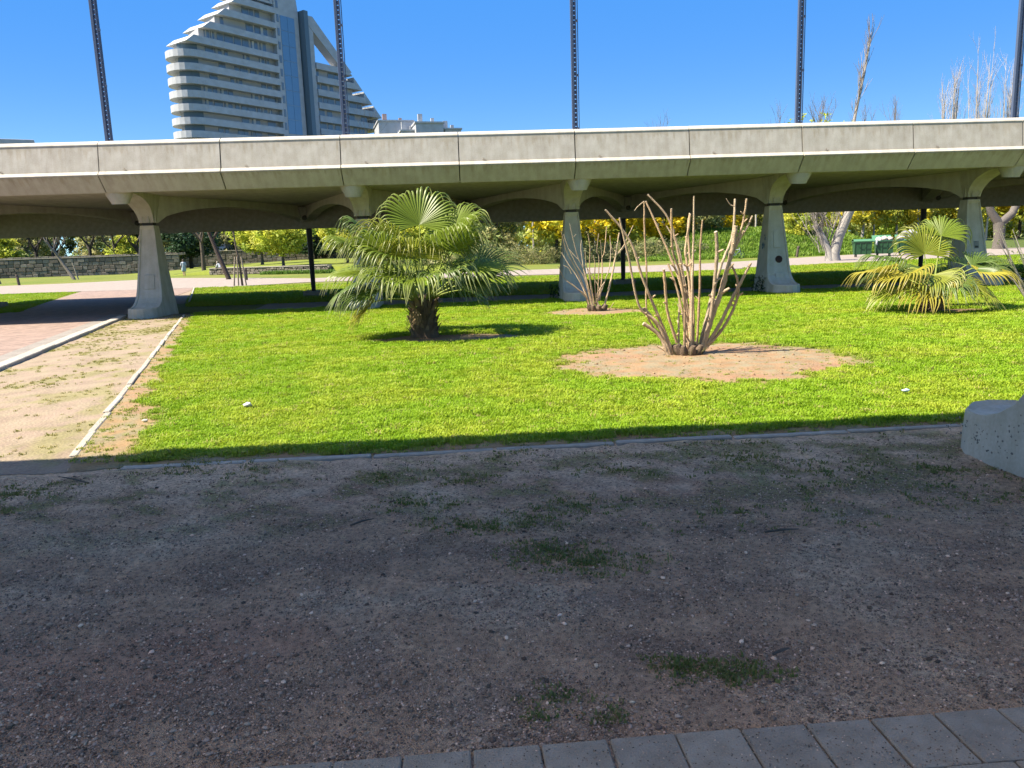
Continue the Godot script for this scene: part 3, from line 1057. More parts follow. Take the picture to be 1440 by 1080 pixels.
# ------------------------------------------------------------------ the tower and the blocks behind
func tower_slab(u0: float, u1: float, d: float, r: float, slant: float, grow: float) -> PackedVector2Array:
	# plan (u, v): near end rounded with radius r, or cut straight across when r is 0
	var p := PackedVector2Array()
	if r > 0.0:
		for k in 7:
			var a := PI / 2 + PI / 2 * k / 6.0
			p.append(Vector2(u0 + r + (r + grow) * cos(a), -r + (r + grow) * sin(a)))
		for k in 7:
			var a := PI + PI / 2 * k / 6.0
			p.append(Vector2(u0 + r + (r + grow) * cos(a), -d + r + (r + grow) * sin(a)))
	else:
		p.append(Vector2(u0 - grow * 0.2, grow))
		p.append(Vector2(u0 - grow + slant, -d - grow))
	p.append(Vector2(u1, -d - grow))
	p.append(Vector2(u1, grow))
	return p

func build_tower() -> void:
	var t := thing("residential_tower", "tall pale tower with curved balcony bands and stepped sloping roof beyond the bridge", "building", Vector3(-77.0, 0, -190), atan2(0.815, 0.58))
	var up := func(q: Vector2, z: float) -> Vector3: return Vector3(q.x, z, q.y)
	var fh := 3.5
	rng.seed = 101
	var floors := []
	for k in 17:
		floors.append([52.8 - 3.1 * (16 - k) - 3.1, 3.4, 3.9, 3.1])
	for e in [[52.8, 5.3, 3.9], [56.7, 10.1, 3.9], [60.6, 14.6, 3.7], [64.3, 18.9, 3.7]]:
		floors.append([e[0], e[1], 0.0, e[2]])
	for k in floors.size():
		var h: float = floors[k][0]
		var u0: float = floors[k][1]
		var rd: float = floors[k][2]
		var top: float = h + floors[k][3]
		var band := MB.new()
		if rd > 0.0:
			band.extrude(tower_slab(u0, 30.5, 8.0, rd, 0.0, 1.2), h - 0.35, h + 1.25, up)
		else:
			band.extrude(PackedVector2Array([Vector2(u0 - 1.6, h - 0.25), Vector2(u0 + 0.6, h + 1.45), Vector2(30.5, h + 1.15), Vector2(30.5, h - 0.2)]), -7.2, 1.2, func(q: Vector2, z: float) -> Vector3: return Vector3(q.x, q.y, z))
		obj("balcony_band", band, M.white, t)
		var core := MB.new()
		core.extrude(tower_slab(u0 + (0.3 if rd > 0.0 else 3.0), 30.4, 8.0 if rd > 0.0 else 6.0, rd, 0.0, -0.6), h + 1.15, top - 0.2, up)
		obj("storey_wall", core, M.wall, t)
		if k < 8:
			continue
		# windows along the facade, with bare wall between them
		var u := u0 + (5.0 if rd > 0.0 else 4.6)
		while u < 28.6:
			var wd := rng.randf_range(0.9, 2.6)
			if rng.randf() < 0.72:
				var w := MB.new()
				w.box(Vector3(minf(u + wd / 2, 29.2), (h + top) / 2 + 0.5, -0.58), Vector3(wd, top - h - 1.5, 0.14))
				var wo := obj("window", w, M.glass, t)
				if rng.randf() < 0.35:
					var cu := MB.new()
					var tt := rng.randf_range(0.4, 0.7)
					cu.col = Color(tt, tt, tt)
					cu.box(Vector3(minf(u + wd * 0.3, 29.0), (h + top) / 2 + 0.5, -0.5), Vector3(wd * 0.3, top - h - 1.6, 0.05))
					obj("curtain", cu, M.plain, wo)
			u += wd + rng.randf_range(0.12, 0.9)
		if rd > 0.0:
			# curved glazing round the near corner
			var gl := MB.new()
			var rows := [[], []]
			for j in 13:
				var a := PI / 2 + PI * 0.42 * j / 12.0
				for e in 2:
					rows[e].append(Vector3(u0 + 4.2 + 3.7 * cos(a), h + 1.15 + e * 1.75, -4.2 + 3.7 * sin(a)))
			gl.grid(rows, Vector3(-0.7, 0, 0.7))
			obj("corner_glazing", gl, M.dark_glass, t)
	# roof: a sloping louvred plane up to the peak
	var slope := PackedVector2Array([Vector2(19.5, 66.4), Vector2(33, 78.5), Vector2(33, 66.4)])
	var roof := MB.new()
	roof.extrude(slope, -6.5, 0.6, func(q: Vector2, z: float) -> Vector3: return Vector3(q.x, q.y, z))
	var ro := obj("roof", roof, M.white, t)
	for k in 16:
		var lv := MB.new()
		var f := k / 16.0
		lv.box(Vector3(20.6 + 12.4 * f, 67.6 + 11.1 * f, -3.0), Vector3(0.5, 0.25, 6.0))
		obj("louvre", lv, M.wall, ro)
	var tri := MB.new()
	tri.extrude(PackedVector2Array([Vector2(25.5, 68.0), Vector2(29.4, 71.6), Vector2(29.4, 67.0), Vector2(25.5, 67.0)]), 0.6, 0.75, func(q: Vector2, z: float) -> Vector3: return Vector3(q.x, q.y, z))
	obj("gable_window", tri, M.glass, t)
	# lift core with a strip of blue glass
	var core := MB.new()
	core.extrude(PackedVector2Array([Vector2(30.4, 0), Vector2(38.2, 0), Vector2(38.2, 66), Vector2(37.6, 71), Vector2(36.4, 75), Vector2(34.4, 78.6), Vector2(30.4, 80)]), -14.0, 0.9, func(q: Vector2, z: float) -> Vector3: return Vector3(q.x, q.y, z))
	obj("lift_core", core, M.wing, t)
	for k in 8:
		for j in 2:
			var g := MB.new()
			g.box(Vector3(33.2 + j * 2.35, 36.0 + k * 3.75, 0.92), Vector3(2.27, 3.66, 0.16))
			obj("glass_panel", g, M.blue_glass, t)
	for k in range(8, 20):
		var w := MB.new()
		w.box(Vector3(31.3, k * 3.4 + 2.0, 0.93), Vector3(0.65, 1.9, 0.12))
		obj("window", w, M.glass, t)
	# dark fin and the right wing, stepping down
	var fin := MB.new()
	fin.box(Vector3(39.3, 33.2, -1.0), Vector3(1.4, 66.4, 7.6))
	obj("dark_fin", fin, M.dark_glass, t)
	var wall := MB.new()
	wall.box(Vector3(41.6, 33.0, -6.0), Vector3(3.2, 66.0, 13.6))
	obj("wing_wall", wall, M.wing, t)
	for k in range(8, 16):
		var w := MB.new()
		w.box(Vector3(41.0, k * fh + 1.2, 0.82), Vector3(0.95, 1.9, 0.12))
		obj("window", w, M.glass, t)
	for k in range(0, 16):
		var h := k * fh + 0.4
		var u1 := 66.6
		if h > 41.0:
			u1 = 66.6 - (h - 41.0) / fh * 3.9 * 0.95
		var band := MB.new()
		band.box(Vector3((43.2 + u1) / 2, h + 0.45, -6.4), Vector3(u1 - 43.2, 1.65, 15.2))
		obj("wing_band", band, M.wing, t)
		if k < 15:
			var st := MB.new()
			st.box(Vector3((43.2 + u1 - 4.0) / 2, h + 2.2, -6.8), Vector3(u1 - 4.0 - 43.2, 1.85, 13.0))
			obj("wing_storey", st, M.wall, t)
		if k >= 11:
			var pt := MB.new()
			pt.extrude(PackedVector2Array([Vector2(u1 - 0.7, h + 2.9), Vector2(u1 + 2.6, h - 0.3), Vector2(u1 - 0.7, h - 0.3)]), -13.8, 1.1, func(q: Vector2, z: float) -> Vector3: return Vector3(q.x, q.y, z))
			obj("terrace_fin", pt, M.wing, t)
			var rail := MB.new()
			rail.tube([Vector3(u1 - 5, h + 2.2, 1.0), Vector3(u1 - 0.8, h + 2.2, 1.0)], [0.05, 0.05], 4)
			for j in 5:
				rail.tube([Vector3(u1 - 5 + j, h + 1.2, 1.0), Vector3(u1 - 5 + j, h + 2.2, 1.0)], [0.04, 0.04], 4)
			obj("terrace_rail", rail, M.wing, t)
		if k < 8 or k >= 15:
			continue
		var u := 44.0
		while u < u1 - 6.0:
			var wd := rng.randf_range(1.0, 2.8)
			if rng.randf() < 0.78:
				var w := MB.new()
				w.box(Vector3(u + wd / 2, h + 2.2, -0.28), Vector3(wd, 1.75, 0.14))
				obj("window", w, M.glass, t)
			u += wd + rng.randf_range(0.15, 1.0)
	var beam := MB.new()
	beam.extrude(PackedVector2Array([Vector2(41.0, 66.0), Vector2(43.2, 66.0), Vector2(56.6, 53.6), Vector2(53.4, 53.6), Vector2(41.0, 64.0)]), -2.2, 0.9, func(q: Vector2, z: float) -> Vector3: return Vector3(q.x, q.y, z))
	obj("sloping_beam", beam, M.wing, t)
	# white blocks behind the bridge, right of the tower
	var blocks := [[-29.4, -214, 9.0, 14, 35.0, "white flat-roofed block against the tower's right foot", 0.8], [-24.6, -206, 4.6, 10, 31.6, "low white block with a grey gable beside the tower", 0.8], [-19.6, -205, 7.0, 10, 33.2, "white block with a roof chimney behind the bridge", 0.85], [-14.2, -208, 4.2, 12, 31.8, "small grey and white rooftop at the end of the white blocks", 0.75]]
	for e in blocks:
		var b := thing("apartment_block", e[5], "building", Vector3(e[0], 0, e[1]), 0.25, "white blocks beyond the bridge")
		var mb := MB.new()
		mb.col = Color(e[6], e[6], e[6]) / 0.42
		mb.box(Vector3(0, e[4] / 2, 0), Vector3(e[2], e[4], e[3]), 0.05)
		obj("wall", mb, M.white, b)
		var rf := MB.new()
		rf.col = Color(1.2, 1.15, 1.1)
		rf.box(Vector3(0, e[4] + 0.2, 0), Vector3(e[2] + 0.5, 0.4, e[3] + 0.5))
		var r := obj("roof", rf, M.white, b)
		var ch := MB.new()
		ch.col = Color(0.9, 0.62, 0.52) if e[0] < -29 else Color(1.3, 1.2, 1.1)
		ch.box(Vector3(-e[2] * 0.25, e[4] + 1.4, 1), Vector3(1.1, 2.8, 1.1))
		ch.box(Vector3(e[2] * 0.22, e[4] + 1.0, 0), Vector3(0.8, 2.0, 0.8))
		obj("chimney", ch, M.white, r)
		for k in range(6, 10):
			for j in 2:
				var w := MB.new()
				w.box(Vector3((j - 0.5) * e[2] * 0.45, k * 3.1 + 2.0, e[3] / 2 + 0.02), Vector3(1.1, 1.2, 0.08))
				obj("window", w, M.glass, b)
	var pk := thing("pink_block", "pinkish flat-roofed block just showing over the bridge's left end", "building", Vector3(-128, 0, -204), 0.5)
	var pm := MB.new()
	pm.col = Color(1.2, 0.98, 0.98)
	pm.box(Vector3(0, 16.4, 0), Vector3(15, 32.8, 12), 0.05)
	obj("wall", pm, M.white, pk)
	for k in range(6, 10):
		for j in 3:
			var w := MB.new()
			w.box(Vector3(-4.5 + j * 4.5, k * 3.1 + 1.5, 6.03), Vector3(1.5, 1.3, 0.08))
			obj("window", w, M.glass, pk)
	# a pale house and roofs seen through the trees behind the stone wall
	for e in [[-46, -150, 14, 8.5, 0.62, "pale house behind the stone wall, seen between trunks left of the willow"], [-98, -150, 12, 9.0, 0.55, "grey-blue building behind the wall at its left end"], [96, -175, 30, 12.0, 0.5, "reddish building beyond the yellow trees behind the forked tree"]]:
		var hs := thing("park_house", e[5], "building", Vector3(e[0], 0, e[1]), 0.15)
		var mb := MB.new()
		mb.col = Color(1.1, 1.1, 1.1) if e[0] < 0 else Color(0.9, 0.55, 0.48)
		mb.box(Vector3(0, e[3] / 2, 0), Vector3(e[2], e[3], 8), 0.05)
		obj("wall", mb, M.white, hs)
		var rf := MB.new()
		rf.col = Color(0.5, 0.5, 0.52)
		rf.extrude(PackedVector2Array([Vector2(-4.6, e[3]), Vector2(4.6, e[3]), Vector2(0, e[3] + 2.4)]), -e[2] / 2 - 0.4, e[2] / 2 + 0.4, func(q: Vector2, z: float) -> Vector3: return Vector3(z, q.y, q.x))
		obj("roof", rf, M.white, hs)
		for j in 3:
			for k in 2:
				var w := MB.new()
				w.box(Vector3((j - 1) * e[2] * 0.3, 2.6 + k * 3.2, 4.02), Vector3(1.3, 1.8, 0.08))
				obj("window", w, M.glass, hs)

# ------------------------------------------------------------------ cut shrubs and palms
# each stem: radius at the foot, radius at the tip, then its points from the shrub's foot
const CUT_STEMS := [
	[0.046, 0.027, -0.20, -0.03, 0.00, -0.37, 0.42, 0.02, -0.65, 1.09, 0.06, -0.85, 1.66, 0.10, -1.19, 2.09, 0.13],
	[0.041, 0.025, -0.24, -0.03, 0.01, -0.45, 0.48, 0.05, -0.72, 0.74, 0.08, -0.88, 1.43, 0.17, -1.01, 1.97, 0.23],
	[0.027, 0.020, -0.44, 0.32, 0.02, -0.60, 0.63, 0.03, -0.61, 1.24, 0.06, -0.64, 1.73, 0.09, -0.65, 2.19, 0.12],
	[0.061, 0.046, -0.24, -0.03, 0.00, -0.39, 0.37, 0.02, -0.65, 0.70, 0.04],
	[0.072, 0.051, -0.27, -0.03, 0.00, -0.41, 0.30, 0.01, -0.65, 0.48, 0.02],
	[0.041, 0.022, 0.05, 0.19, -0.02, -0.06, 0.91, -0.10, -0.21, 1.37, -0.15, -0.40, 1.83, -0.20, -0.56, 2.21, -0.25],
	[0.041, 0.027, -0.06, -0.03, 0.02, -0.09, 0.73, 0.15, -0.19, 1.23, 0.26, -0.30, 1.53, 0.33, -0.34, 2.06, 0.45],
	[0.035, 0.025, 0.08, 0.29, -0.03, -0.01, 0.81, -0.09, -0.13, 1.57, -0.18, -0.26, 1.98, -0.22, -0.53, 2.30, -0.26],
	[0.041, 0.035, -0.17, 0.19, 0.03, -0.32, 0.63, 0.12, -0.37, 0.99, 0.19, -0.40, 1.25, 0.24],
	[0.033, 0.025, 0.01, -0.03, -0.01, -0.06, 0.60, -0.11, -0.14, 1.01, -0.19, -0.24, 1.31, -0.25],
	[0.046, 0.025, 0.02, -0.03, 0.00, 0.04, 0.71, -0.01, -0.02, 1.32, -0.02, -0.04, 1.52, -0.02, 0.03, 2.00, -0.03],
	[0.041, 0.025, 0.08, -0.03, -0.01, 0.09, 0.80, -0.10, 0.04, 1.72, -0.21, 0.07, 2.02, -0.25],
	[0.041, 0.020, 0.04, -0.03, 0.00, 0.05, 1.01, 0.02, 0.06, 1.71, 0.04, 0.06, 2.24, 0.05],
	[0.035, 0.020, 0.13, 0.15, 0.01, 0.14, 1.01, 0.09, 0.13, 1.51, 0.14, 0.15, 1.90, 0.17],
	[0.051, 0.029, 0.19, 0.15, -0.04, 0.38, 0.79, -0.19, 0.56, 1.29, -0.31, 0.74, 1.70, -0.41, 0.80, 2.21, -0.53],
	[0.077, 0.051, 0.18, -0.03, 0.00, 0.32, 0.50, 0.04, 0.47, 1.00, 0.09, 0.58, 1.50, 0.14, 0.62, 1.81, 0.16],
	[0.037, 0.025, 0.58, 1.50, 0.14, 0.67, 1.69, 0.15, 0.72, 1.88, 0.17, 0.75, 2.17, 0.20],
	[0.041, 0.022, 0.45, 1.00, 0.09, 0.54, 1.30, 0.12, 0.66, 1.59, 0.14, 0.77, 1.78, 0.16, 0.84, 1.94, 0.18],
	[0.051, 0.041, 0.22, 0.19, 0.03, 0.31, 0.60, 0.08, 0.35, 1.31, 0.17, 0.34, 1.60, 0.21, 0.32, 1.74, 0.23],
	[0.056, 0.035, 0.16, -0.03, 0.00, 0.42, 0.39, 0.04, 0.66, 0.90, 0.08, 0.85, 1.29, 0.12],
	[0.046, 0.029, 0.11, -0.03, 0.00, 0.46, 0.32, 0.02, 0.67, 0.74, 0.05, 0.69, 1.02, 0.07, 0.60, 1.25, 0.09],
	[0.051, 0.031, 0.08, -0.03, -0.01, -0.01, 0.30, -0.05, 0.00, 0.60, -0.11, -0.05, 0.81, -0.15],
	[0.031, 0.020, -0.13, -0.03, -0.01, -0.11, 0.50, -0.12, -0.09, 0.70, -0.17, -0.09, 0.91, -0.22],
	[0.025, 0.016, 0.02, 0.81, -0.09, -0.05, 1.21, -0.14, -0.10, 1.52, -0.17, -0.27, 1.85, -0.21],
	[0.016, 0.010, 0.59, 2.08, 0.19, 0.53, 2.10, 0.19, 0.47, 2.18, 0.20],
	[0.016, 0.009, -0.65, 2.19, 0.12, -0.74, 2.12, 0.11, -0.78, 2.07, 0.11]
]
const THIN_STEMS := [
	[0.018, 0.014, -0.20, -0.03, 0.02, -0.30, 0.39, 0.09, -0.51, 0.58, 0.14, -0.75, 0.77, 0.18],
	[0.012, 0.010, -0.30, 0.36, 0.07, -0.56, 0.64, 0.12, -0.82, 0.85, 0.16, -0.96, 1.15, 0.22],
	[0.016, 0.010, -0.19, 0.14, -0.01, -0.34, 0.57, -0.06, -0.51, 0.91, -0.10, -0.67, 1.15, -0.12, -0.85, 1.47, -0.16],
	[0.018, 0.010, -0.17, 0.12, 0.03, -0.41, 0.79, 0.18, -0.64, 1.26, 0.30, -0.76, 1.49, 0.35, -0.89, 1.97, 0.47],
	[0.018, 0.010, -0.14, 0.12, 0.00, -0.29, 0.78, 0.02, -0.49, 1.15, 0.02, -0.69, 1.57, 0.03, -0.80, 1.91, 0.04],
	[0.018, 0.010, -0.12, 0.12, 0.01, -0.29, 0.94, 0.09, -0.45, 1.30, 0.12, -0.57, 1.74, 0.16, -0.66, 2.16, 0.20],
	[0.014, 0.010, -0.18, 0.51, -0.08, -0.29, 0.93, -0.14, -0.34, 1.35, -0.21, -0.36, 1.56, -0.24, -0.34, 1.76, -0.27],
	[0.018, 0.012, -0.09, -0.03, 0.02, -0.19, 0.78, 0.18, -0.28, 1.15, 0.26, -0.31, 1.50, 0.34],
	[0.020, 0.012, -0.06, 0.11, 0.01, -0.18, 0.93, 0.09, -0.17, 1.55, 0.15, -0.22, 1.90, 0.19],
	[0.016, 0.014, -0.03, 0.11, 0.03, -0.07, 0.78, 0.19, -0.07, 1.19, 0.29, -0.11, 1.37, 0.33],
	[0.018, 0.012, 0.01, 0.25, 0.05, 0.03, 0.93, 0.19, 0.03, 1.34, 0.27, -0.02, 1.49, 0.31, 0.02, 1.89, 0.39],
	[0.020, 0.014, 0.07, 0.24, -0.03, 0.15, 0.91, -0.10, 0.16, 1.30, -0.14, 0.22, 1.46, -0.15, 0.29, 2.06, -0.22],
	[0.020, 0.010, -0.02, 0.14, -0.01, 0.19, 0.68, -0.05, 0.33, 1.07, -0.08, 0.37, 1.45, -0.11, 0.36, 1.84, -0.13],
	[0.033, 0.018, 0.18, 0.10, -0.02, 0.36, 0.70, -0.12, 0.48, 1.21, -0.21, 0.54, 1.52, -0.27, 0.62, 1.91, -0.34],
	[0.018, 0.010, 0.51, 1.34, -0.25, 0.71, 1.57, -0.29, 0.85, 1.83, -0.34, 0.98, 2.08, -0.39],
	[0.014, 0.012, 0.53, 1.34, -0.31, 0.74, 1.54, -0.36, 0.87, 1.68, -0.39],
	[0.018, 0.012, -0.06, 0.17, -0.02, 0.08, 0.50, -0.05, -0.07, 0.82, -0.08, -0.27, 1.14, -0.12],
	[0.024, 0.018, 0.04, 0.14, 0.01, -0.03, 0.35, 0.02, 0.07, 0.53, 0.03, 0.19, 0.71, 0.04],
	[0.012, 0.010, -0.66, 1.57, -0.40, -0.53, 1.40, -0.36, -0.41, 1.28, -0.33],
	[0.008, 0.006, -0.57, 1.84, 0.17, -0.51, 1.90, 0.18],
	[0.012, 0.008, 0.28, -0.03, -0.01, 0.42, 0.19, -0.02],
	[0.012, 0.010, 0.44, 1.35, -0.13, 0.41, 1.53, -0.15, 0.37, 1.71, -0.17],
	[0.012, 0.008, 0.11, 1.28, 0.21, 0.10, 1.49, 0.25, 0.07, 1.74, 0.29],
	[0.010, 0.008, -0.63, 0.94, -0.01, -0.69, 1.08, -0.01, -0.83, 1.16, -0.01]
]

func smooth_path(p: Array, per := 4) -> Array:
	var out := []
	var n := p.size()
	for k in n - 1:
		var p0: Vector3 = p[maxi(k - 1, 0)]
		var p1: Vector3 = p[k]
		var p2: Vector3 = p[k + 1]
		var p3: Vector3 = p[mini(k + 2, n - 1)]
		for j in per:
			out.append(p1.cubic_interpolate(p2, p0, p3, float(j) / per))
	out.append(p[n - 1])
	return out

func build_cut_shrub(called: String, label: String, at: Vector3, stems: Array, sd: int, shade: float) -> void:
	var s := thing(called, label, "shrub", at)
	var rg := RandomNumberGenerator.new()
	rg.seed = sd
	for d in stems:
		var p := []
		for k in range(2, d.size(), 3):
			p.append(Vector3(d[k], d[k + 1], d[k + 2]))
		var sp := smooth_path(p, 8)
		var rr := []
		var n := sp.size()
		for k in n:
			var t := float(k) / (n - 1)
			var knot := 1.0 + (0.2 if rg.randf() < 0.12 else 0.0) + rg.randf_range(-0.05, 0.05)
			rr.append(lerpf(d[0], d[1], t) * knot * (0.52 if sd == 1 else 0.8))
			if k > 0 and k < n - 1:
				sp[k] += Vector3(rg.randf_range(-1, 1), 0, rg.randf_range(-1, 1)) * d[0] * 0.06
		var mb := MB.new()
		var t2 := rg.randf_range(0.85, 1.12) * shade
		mb.col = Color(0.92, 0.64, 0.38) * t2
		mb.col = mb.col.lerp(Color(0.85, 0.67, 0.46) * t2, rg.randf())
		mb.tube(sp, rr, 9)
		for q in mb.c.size():
			var mm := 0.72 + 0.5 * absf(patchy2.get_noise_3d(mb.v[q].x * 320.0, mb.v[q].y * 160.0, mb.v[q].z * 320.0 + sd * 50.0)) + 0.12 * rg.randf()
			mb.c[q] = mb.c[q] * mm
		# short spurs left by the saw
		for k in 1 + int(n / 9.0):
			if d[0] < 0.022:
				break
			var q: Vector3 = sp[rg.randi_range(2, int(n * 0.75))]
			var dv := Vector3(rg.randf_range(-1, 1), rg.randf_range(0.1, 0.9), rg.randf_range(-1, 1)).normalized()
			mb.tube([q, q + dv * d[0] * 1.5, q + dv * d[0] * 2.1], [d[0] * 0.34, d[0] * 0.26, d[0] * 0.2], 6)
		var o := obj("stem", mb, M.bark, s)
		# the pale cut face
		var e: Vector3 = sp[n - 1]
		var dir := (e - Vector3(sp[n - 2])).normalized()
		var cf := MB.new()
		cf.col = Color(0.60, 0.50, 0.36)
		cf.tube([e, e + dir * 0.004], [rr[n - 1] * 0.93, rr[n - 1] * 0.85], 9)
		obj("cut_face", cf, M.plain, o)
	# the woody foot and a few shoots
	var ft := MB.new()
	ft.col = Color(0.26, 0.19, 0.13)
	for k in 9:
		var a := TAU * k / 9.0
		var r := 0.17 if sd == 1 else 0.2
		ft.tube([Vector3(cos(a) * r * 0.3, -0.05, sin(a) * r * 0.3), Vector3(cos(a) * r, 0.06, sin(a) * r * 0.8), Vector3(cos(a) * r * 1.25, 0.15, sin(a) * r)], [0.07, 0.065, 0.03], 8)
	obj("rootstock", ft, M.bark, s)
	var sh := MB.new()
	for k in 26:
		var a := rg.randf() * TAU
		var p := Vector3(cos(a) * 0.2, 0.0, sin(a) * 0.16)
		var d2 := Vector3(cos(a) * 0.7, 1.0, sin(a) * 0.6) * rg.randf_range(0.06, 0.16)
		sh.col = Color(0.30, 0.24, 0.14).lerp(Color(0.20, 0.24, 0.06), rg.randf())
		sh.tube([p, p + d2 * 0.6, p + d2], [0.006, 0.005, 0.002], 4)
	stuff(obj("shoots", sh, M.bark, s))

func fan(rg: RandomNumberGenerator, basis: Basis, hd: Vector3, R: float, spread: float, droop: float, tint: Color, tip: Color) -> MB:
	# pleated fan of leaflets joined near the hub, their tips hanging
	var mb := MB.new()
	var n := int(34 * spread / 3.6)
	var g := basis.inverse() * Vector3.DOWN
	var out := basis.inverse() * hd
	var steps := 14
	var cup := rg.randf_range(0.10, 0.3)
	for j in n:
		var a := (float(j) / (n - 1) - 0.5) * spread + rg.randf_range(-0.015, 0.015)
		var da := spread / n
		var L := R * (0.72 + 0.28 * cos(a / spread * 2.2)) * rg.randf_range(1.02, 1.2)
		var d := Vector3(sin(a), cup * (1.0 - cos(a)) + 0.05, cos(a)).normalized()
		var p := Vector3.ZERO
		var ds := L / steps
		var c := tint * rg.randf_range(0.88, 1.14)
		var dr := droop * rg.randf_range(0.7, 1.3) * 1.35
		var sway := rg.randf_range(-0.3, 0.3)
		var sway2 := rg.randf_range(-0.3, 0.3)
		var wmax := 0.0
		var prev := []
		for k in steps + 1:
			var t := float(k) / steps
			var side := d.cross(Vector3.UP).normalized()
			if side.length() < 0.1:
				side = Vector3(cos(a), 0, -sin(a))
			var nn := side.cross(d).normalized()
			if nn.y < 0:
				nn = -nn
			var w := 0.5 * da * p.length() * 1.02 if t < 0.47 else 0.0
			if t < 0.47:
				wmax = w
			else:
				w = wmax * pow(1.0 - (t - 0.47) / 0.53, 0.8) * 0.92
			w = maxf(w, 0.0012)
			var fold := w * 0.55
			mb.col = c.lerp(tip, smoothstep(0.55, 1.0, t) * 0.7)
			var cur := [mb.vert(p - side * w), mb.vert(p + nn * fold), mb.vert(p + side * w)]
			# the second half gets its own rib vertex so that the pleat stays crisp
			cur.append(mb.vert(p + nn * fold))
			if k > 0:
				mb.i.append_array(PackedInt32Array([prev[0], prev[1], cur[1], prev[0], cur[1], cur[0], prev[3], prev[2], cur[2], prev[3], cur[2], cur[3]]))
			prev = cur
			var bend := droop * 0.02 + dr * 1.0 * smoothstep(0.46, 0.72, t)
			d = (d + (g + out * 0.45 + Vector3(sway, sway2, 0)) * bend).normalized()
			p += d * ds
	return mb

func build_palm(called: String, label: String, at: Vector3, trunk_h: float, trunk_r: float, fronds: Array, sd: int, scale: float) -> void:
	var t := thing(called, label, "palm", at)
	var rg := RandomNumberGenerator.new()
	rg.seed = sd
	var tr := MB.new()
	tr.col = Color(0.27, 0.19, 0.125)
	tr.tube([Vector3(0, -0.1, 0), Vector3(0, 0.05, 0), Vector3(0.0, trunk_h * 0.5, 0), Vector3(0.0, trunk_h, 0), Vector3(0, trunk_h + 0.14, 0)], [trunk_r * 1.12, trunk_r * 1.05, trunk_r * 0.95, trunk_r * 0.8, trunk_r * 0.35], 14)
	obj("trunk", tr, M.bark, t)
	# old leaf bases wrapped round the trunk
	for k in int(64 * scale):
		var a := k * 2.39996
		var hh := trunk_h * (0.05 + 0.95 * k / (64 * scale)) + rg.randf_range(-0.02, 0.02)
		var o := Vector3(cos(a), 0, sin(a))
		var s := Vector3(-sin(a), 0, cos(a))
		var mb := MB.new()
		mb.col = Color(0.50, 0.36, 0.23).lerp(Color(0.20, 0.14, 0.095), rg.randf())
		var w := rg.randf_range(0.03, 0.055)
		var l := rg.randf_range(0.13, 0.25) * scale
		var p := o * trunk_r * 0.9 + Vector3(0, hh - 0.05, 0)
		var m := p + o * l * 0.3 + Vector3(0, l * 0.6, 0)
		var e := p + o * l * rg.randf_range(0.45, 0.8) + Vector3(0, l, 0)
		mb.quad(p - s * w, m - s * w * 0.8, m + s * w * 0.8, p + s * w)
		mb.quad(m - s * w * 0.8, e - s * w * 0.35, e + s * w * 0.35, m + s * w * 0.8)
		mb.quad(p - s * w - o * 0.02, p + s * w - o * 0.02, m + s * w * 0.8 - o * 0.02, m - s * w * 0.8 - o * 0.02)
		obj("leaf_base", mb, M.bark, t)
	for f in fronds:
		var az := deg_to_rad(f[0] + rg.randf_range(-4, 4))
		var el := deg_to_rad(f[1])
		var hd := Vector3(cos(az), 0, sin(az))
		var dir := hd * cos(el) + Vector3.UP * sin(el)
		var base := Vector3(0, trunk_h + 0.02, 0) + hd * trunk_r * 0.45
		var pl: float = f[2] * scale
		var path := []
		var d := dir
		var p := base
		for k in 7:
			path.append(p)
			d = (d + Vector3.DOWN * 0.022 * (1.0 + cos(el) * 2.0)).normalized()
			p += d * pl / 6.0
		var hub: Vector3 = path[6]
		# the blade carries on from the stalk, tipped a little downwards
		var tipdown: float = f[4]
		var right := Vector3(-sin(az), 0, cos(az))
		var zd := (d.rotated(right, tipdown if right.cross(d).y > 0 else -tipdown)).normalized()
		if tipdown != 0.0 and zd.y > d.y:
			zd = (d.rotated(right, -tipdown if right.cross(d).y > 0 else tipdown)).normalized()
		zd = zd.rotated(Vector3.UP, rg.randf_range(-0.15, 0.15))
		var yd := right.cross(zd).normalized()
		if yd.y < 0.0:
			yd = -yd
		yd = yd.rotated(zd, f[6])
		var xd := yd.cross(zd).normalized()
		var B := Basis(xd, yd, zd)
		var mb := fan(rg, B, hd, f[3] * scale, f[7] if f.size() > 7 else 3.9, f[5], GREENS[f[8] if f.size() > 8 else 0], TIPS[f[8] if f.size() > 8 else 0])
		var o := obj("frond", mb, M.palm, t)
		o.transform = Transform3D(B, hub)
		var pb := MB.new()
		pb.col = Color(0.26, 0.32, 0.06)
		var inv := Transform3D(B, hub).affine_inverse()
		var lp := []
		for q in path:
			lp.append(inv * q)
		pb.tube(lp, [0.030 * scale, 0.026 * scale, 0.022 * scale, 0.019 * scale, 0.017 * scale, 0.015 * scale, 0.013 * scale], 6)
		obj("petiole", pb, M.plain, o)

const GREENS := [Color(0.22, 0.30, 0.035), Color(0.14, 0.22, 0.045), Color(0.46, 0.41, 0.05), Color(0.33, 0.37, 0.045), Color(0.40, 0.29, 0.15)]
const TIPS := [Color(0.52, 0.52, 0.26), Color(0.38, 0.42, 0.22), Color(0.58, 0.48, 0.16), Color(0.54, 0.50, 0.18), Color(0.46, 0.35, 0.2)]

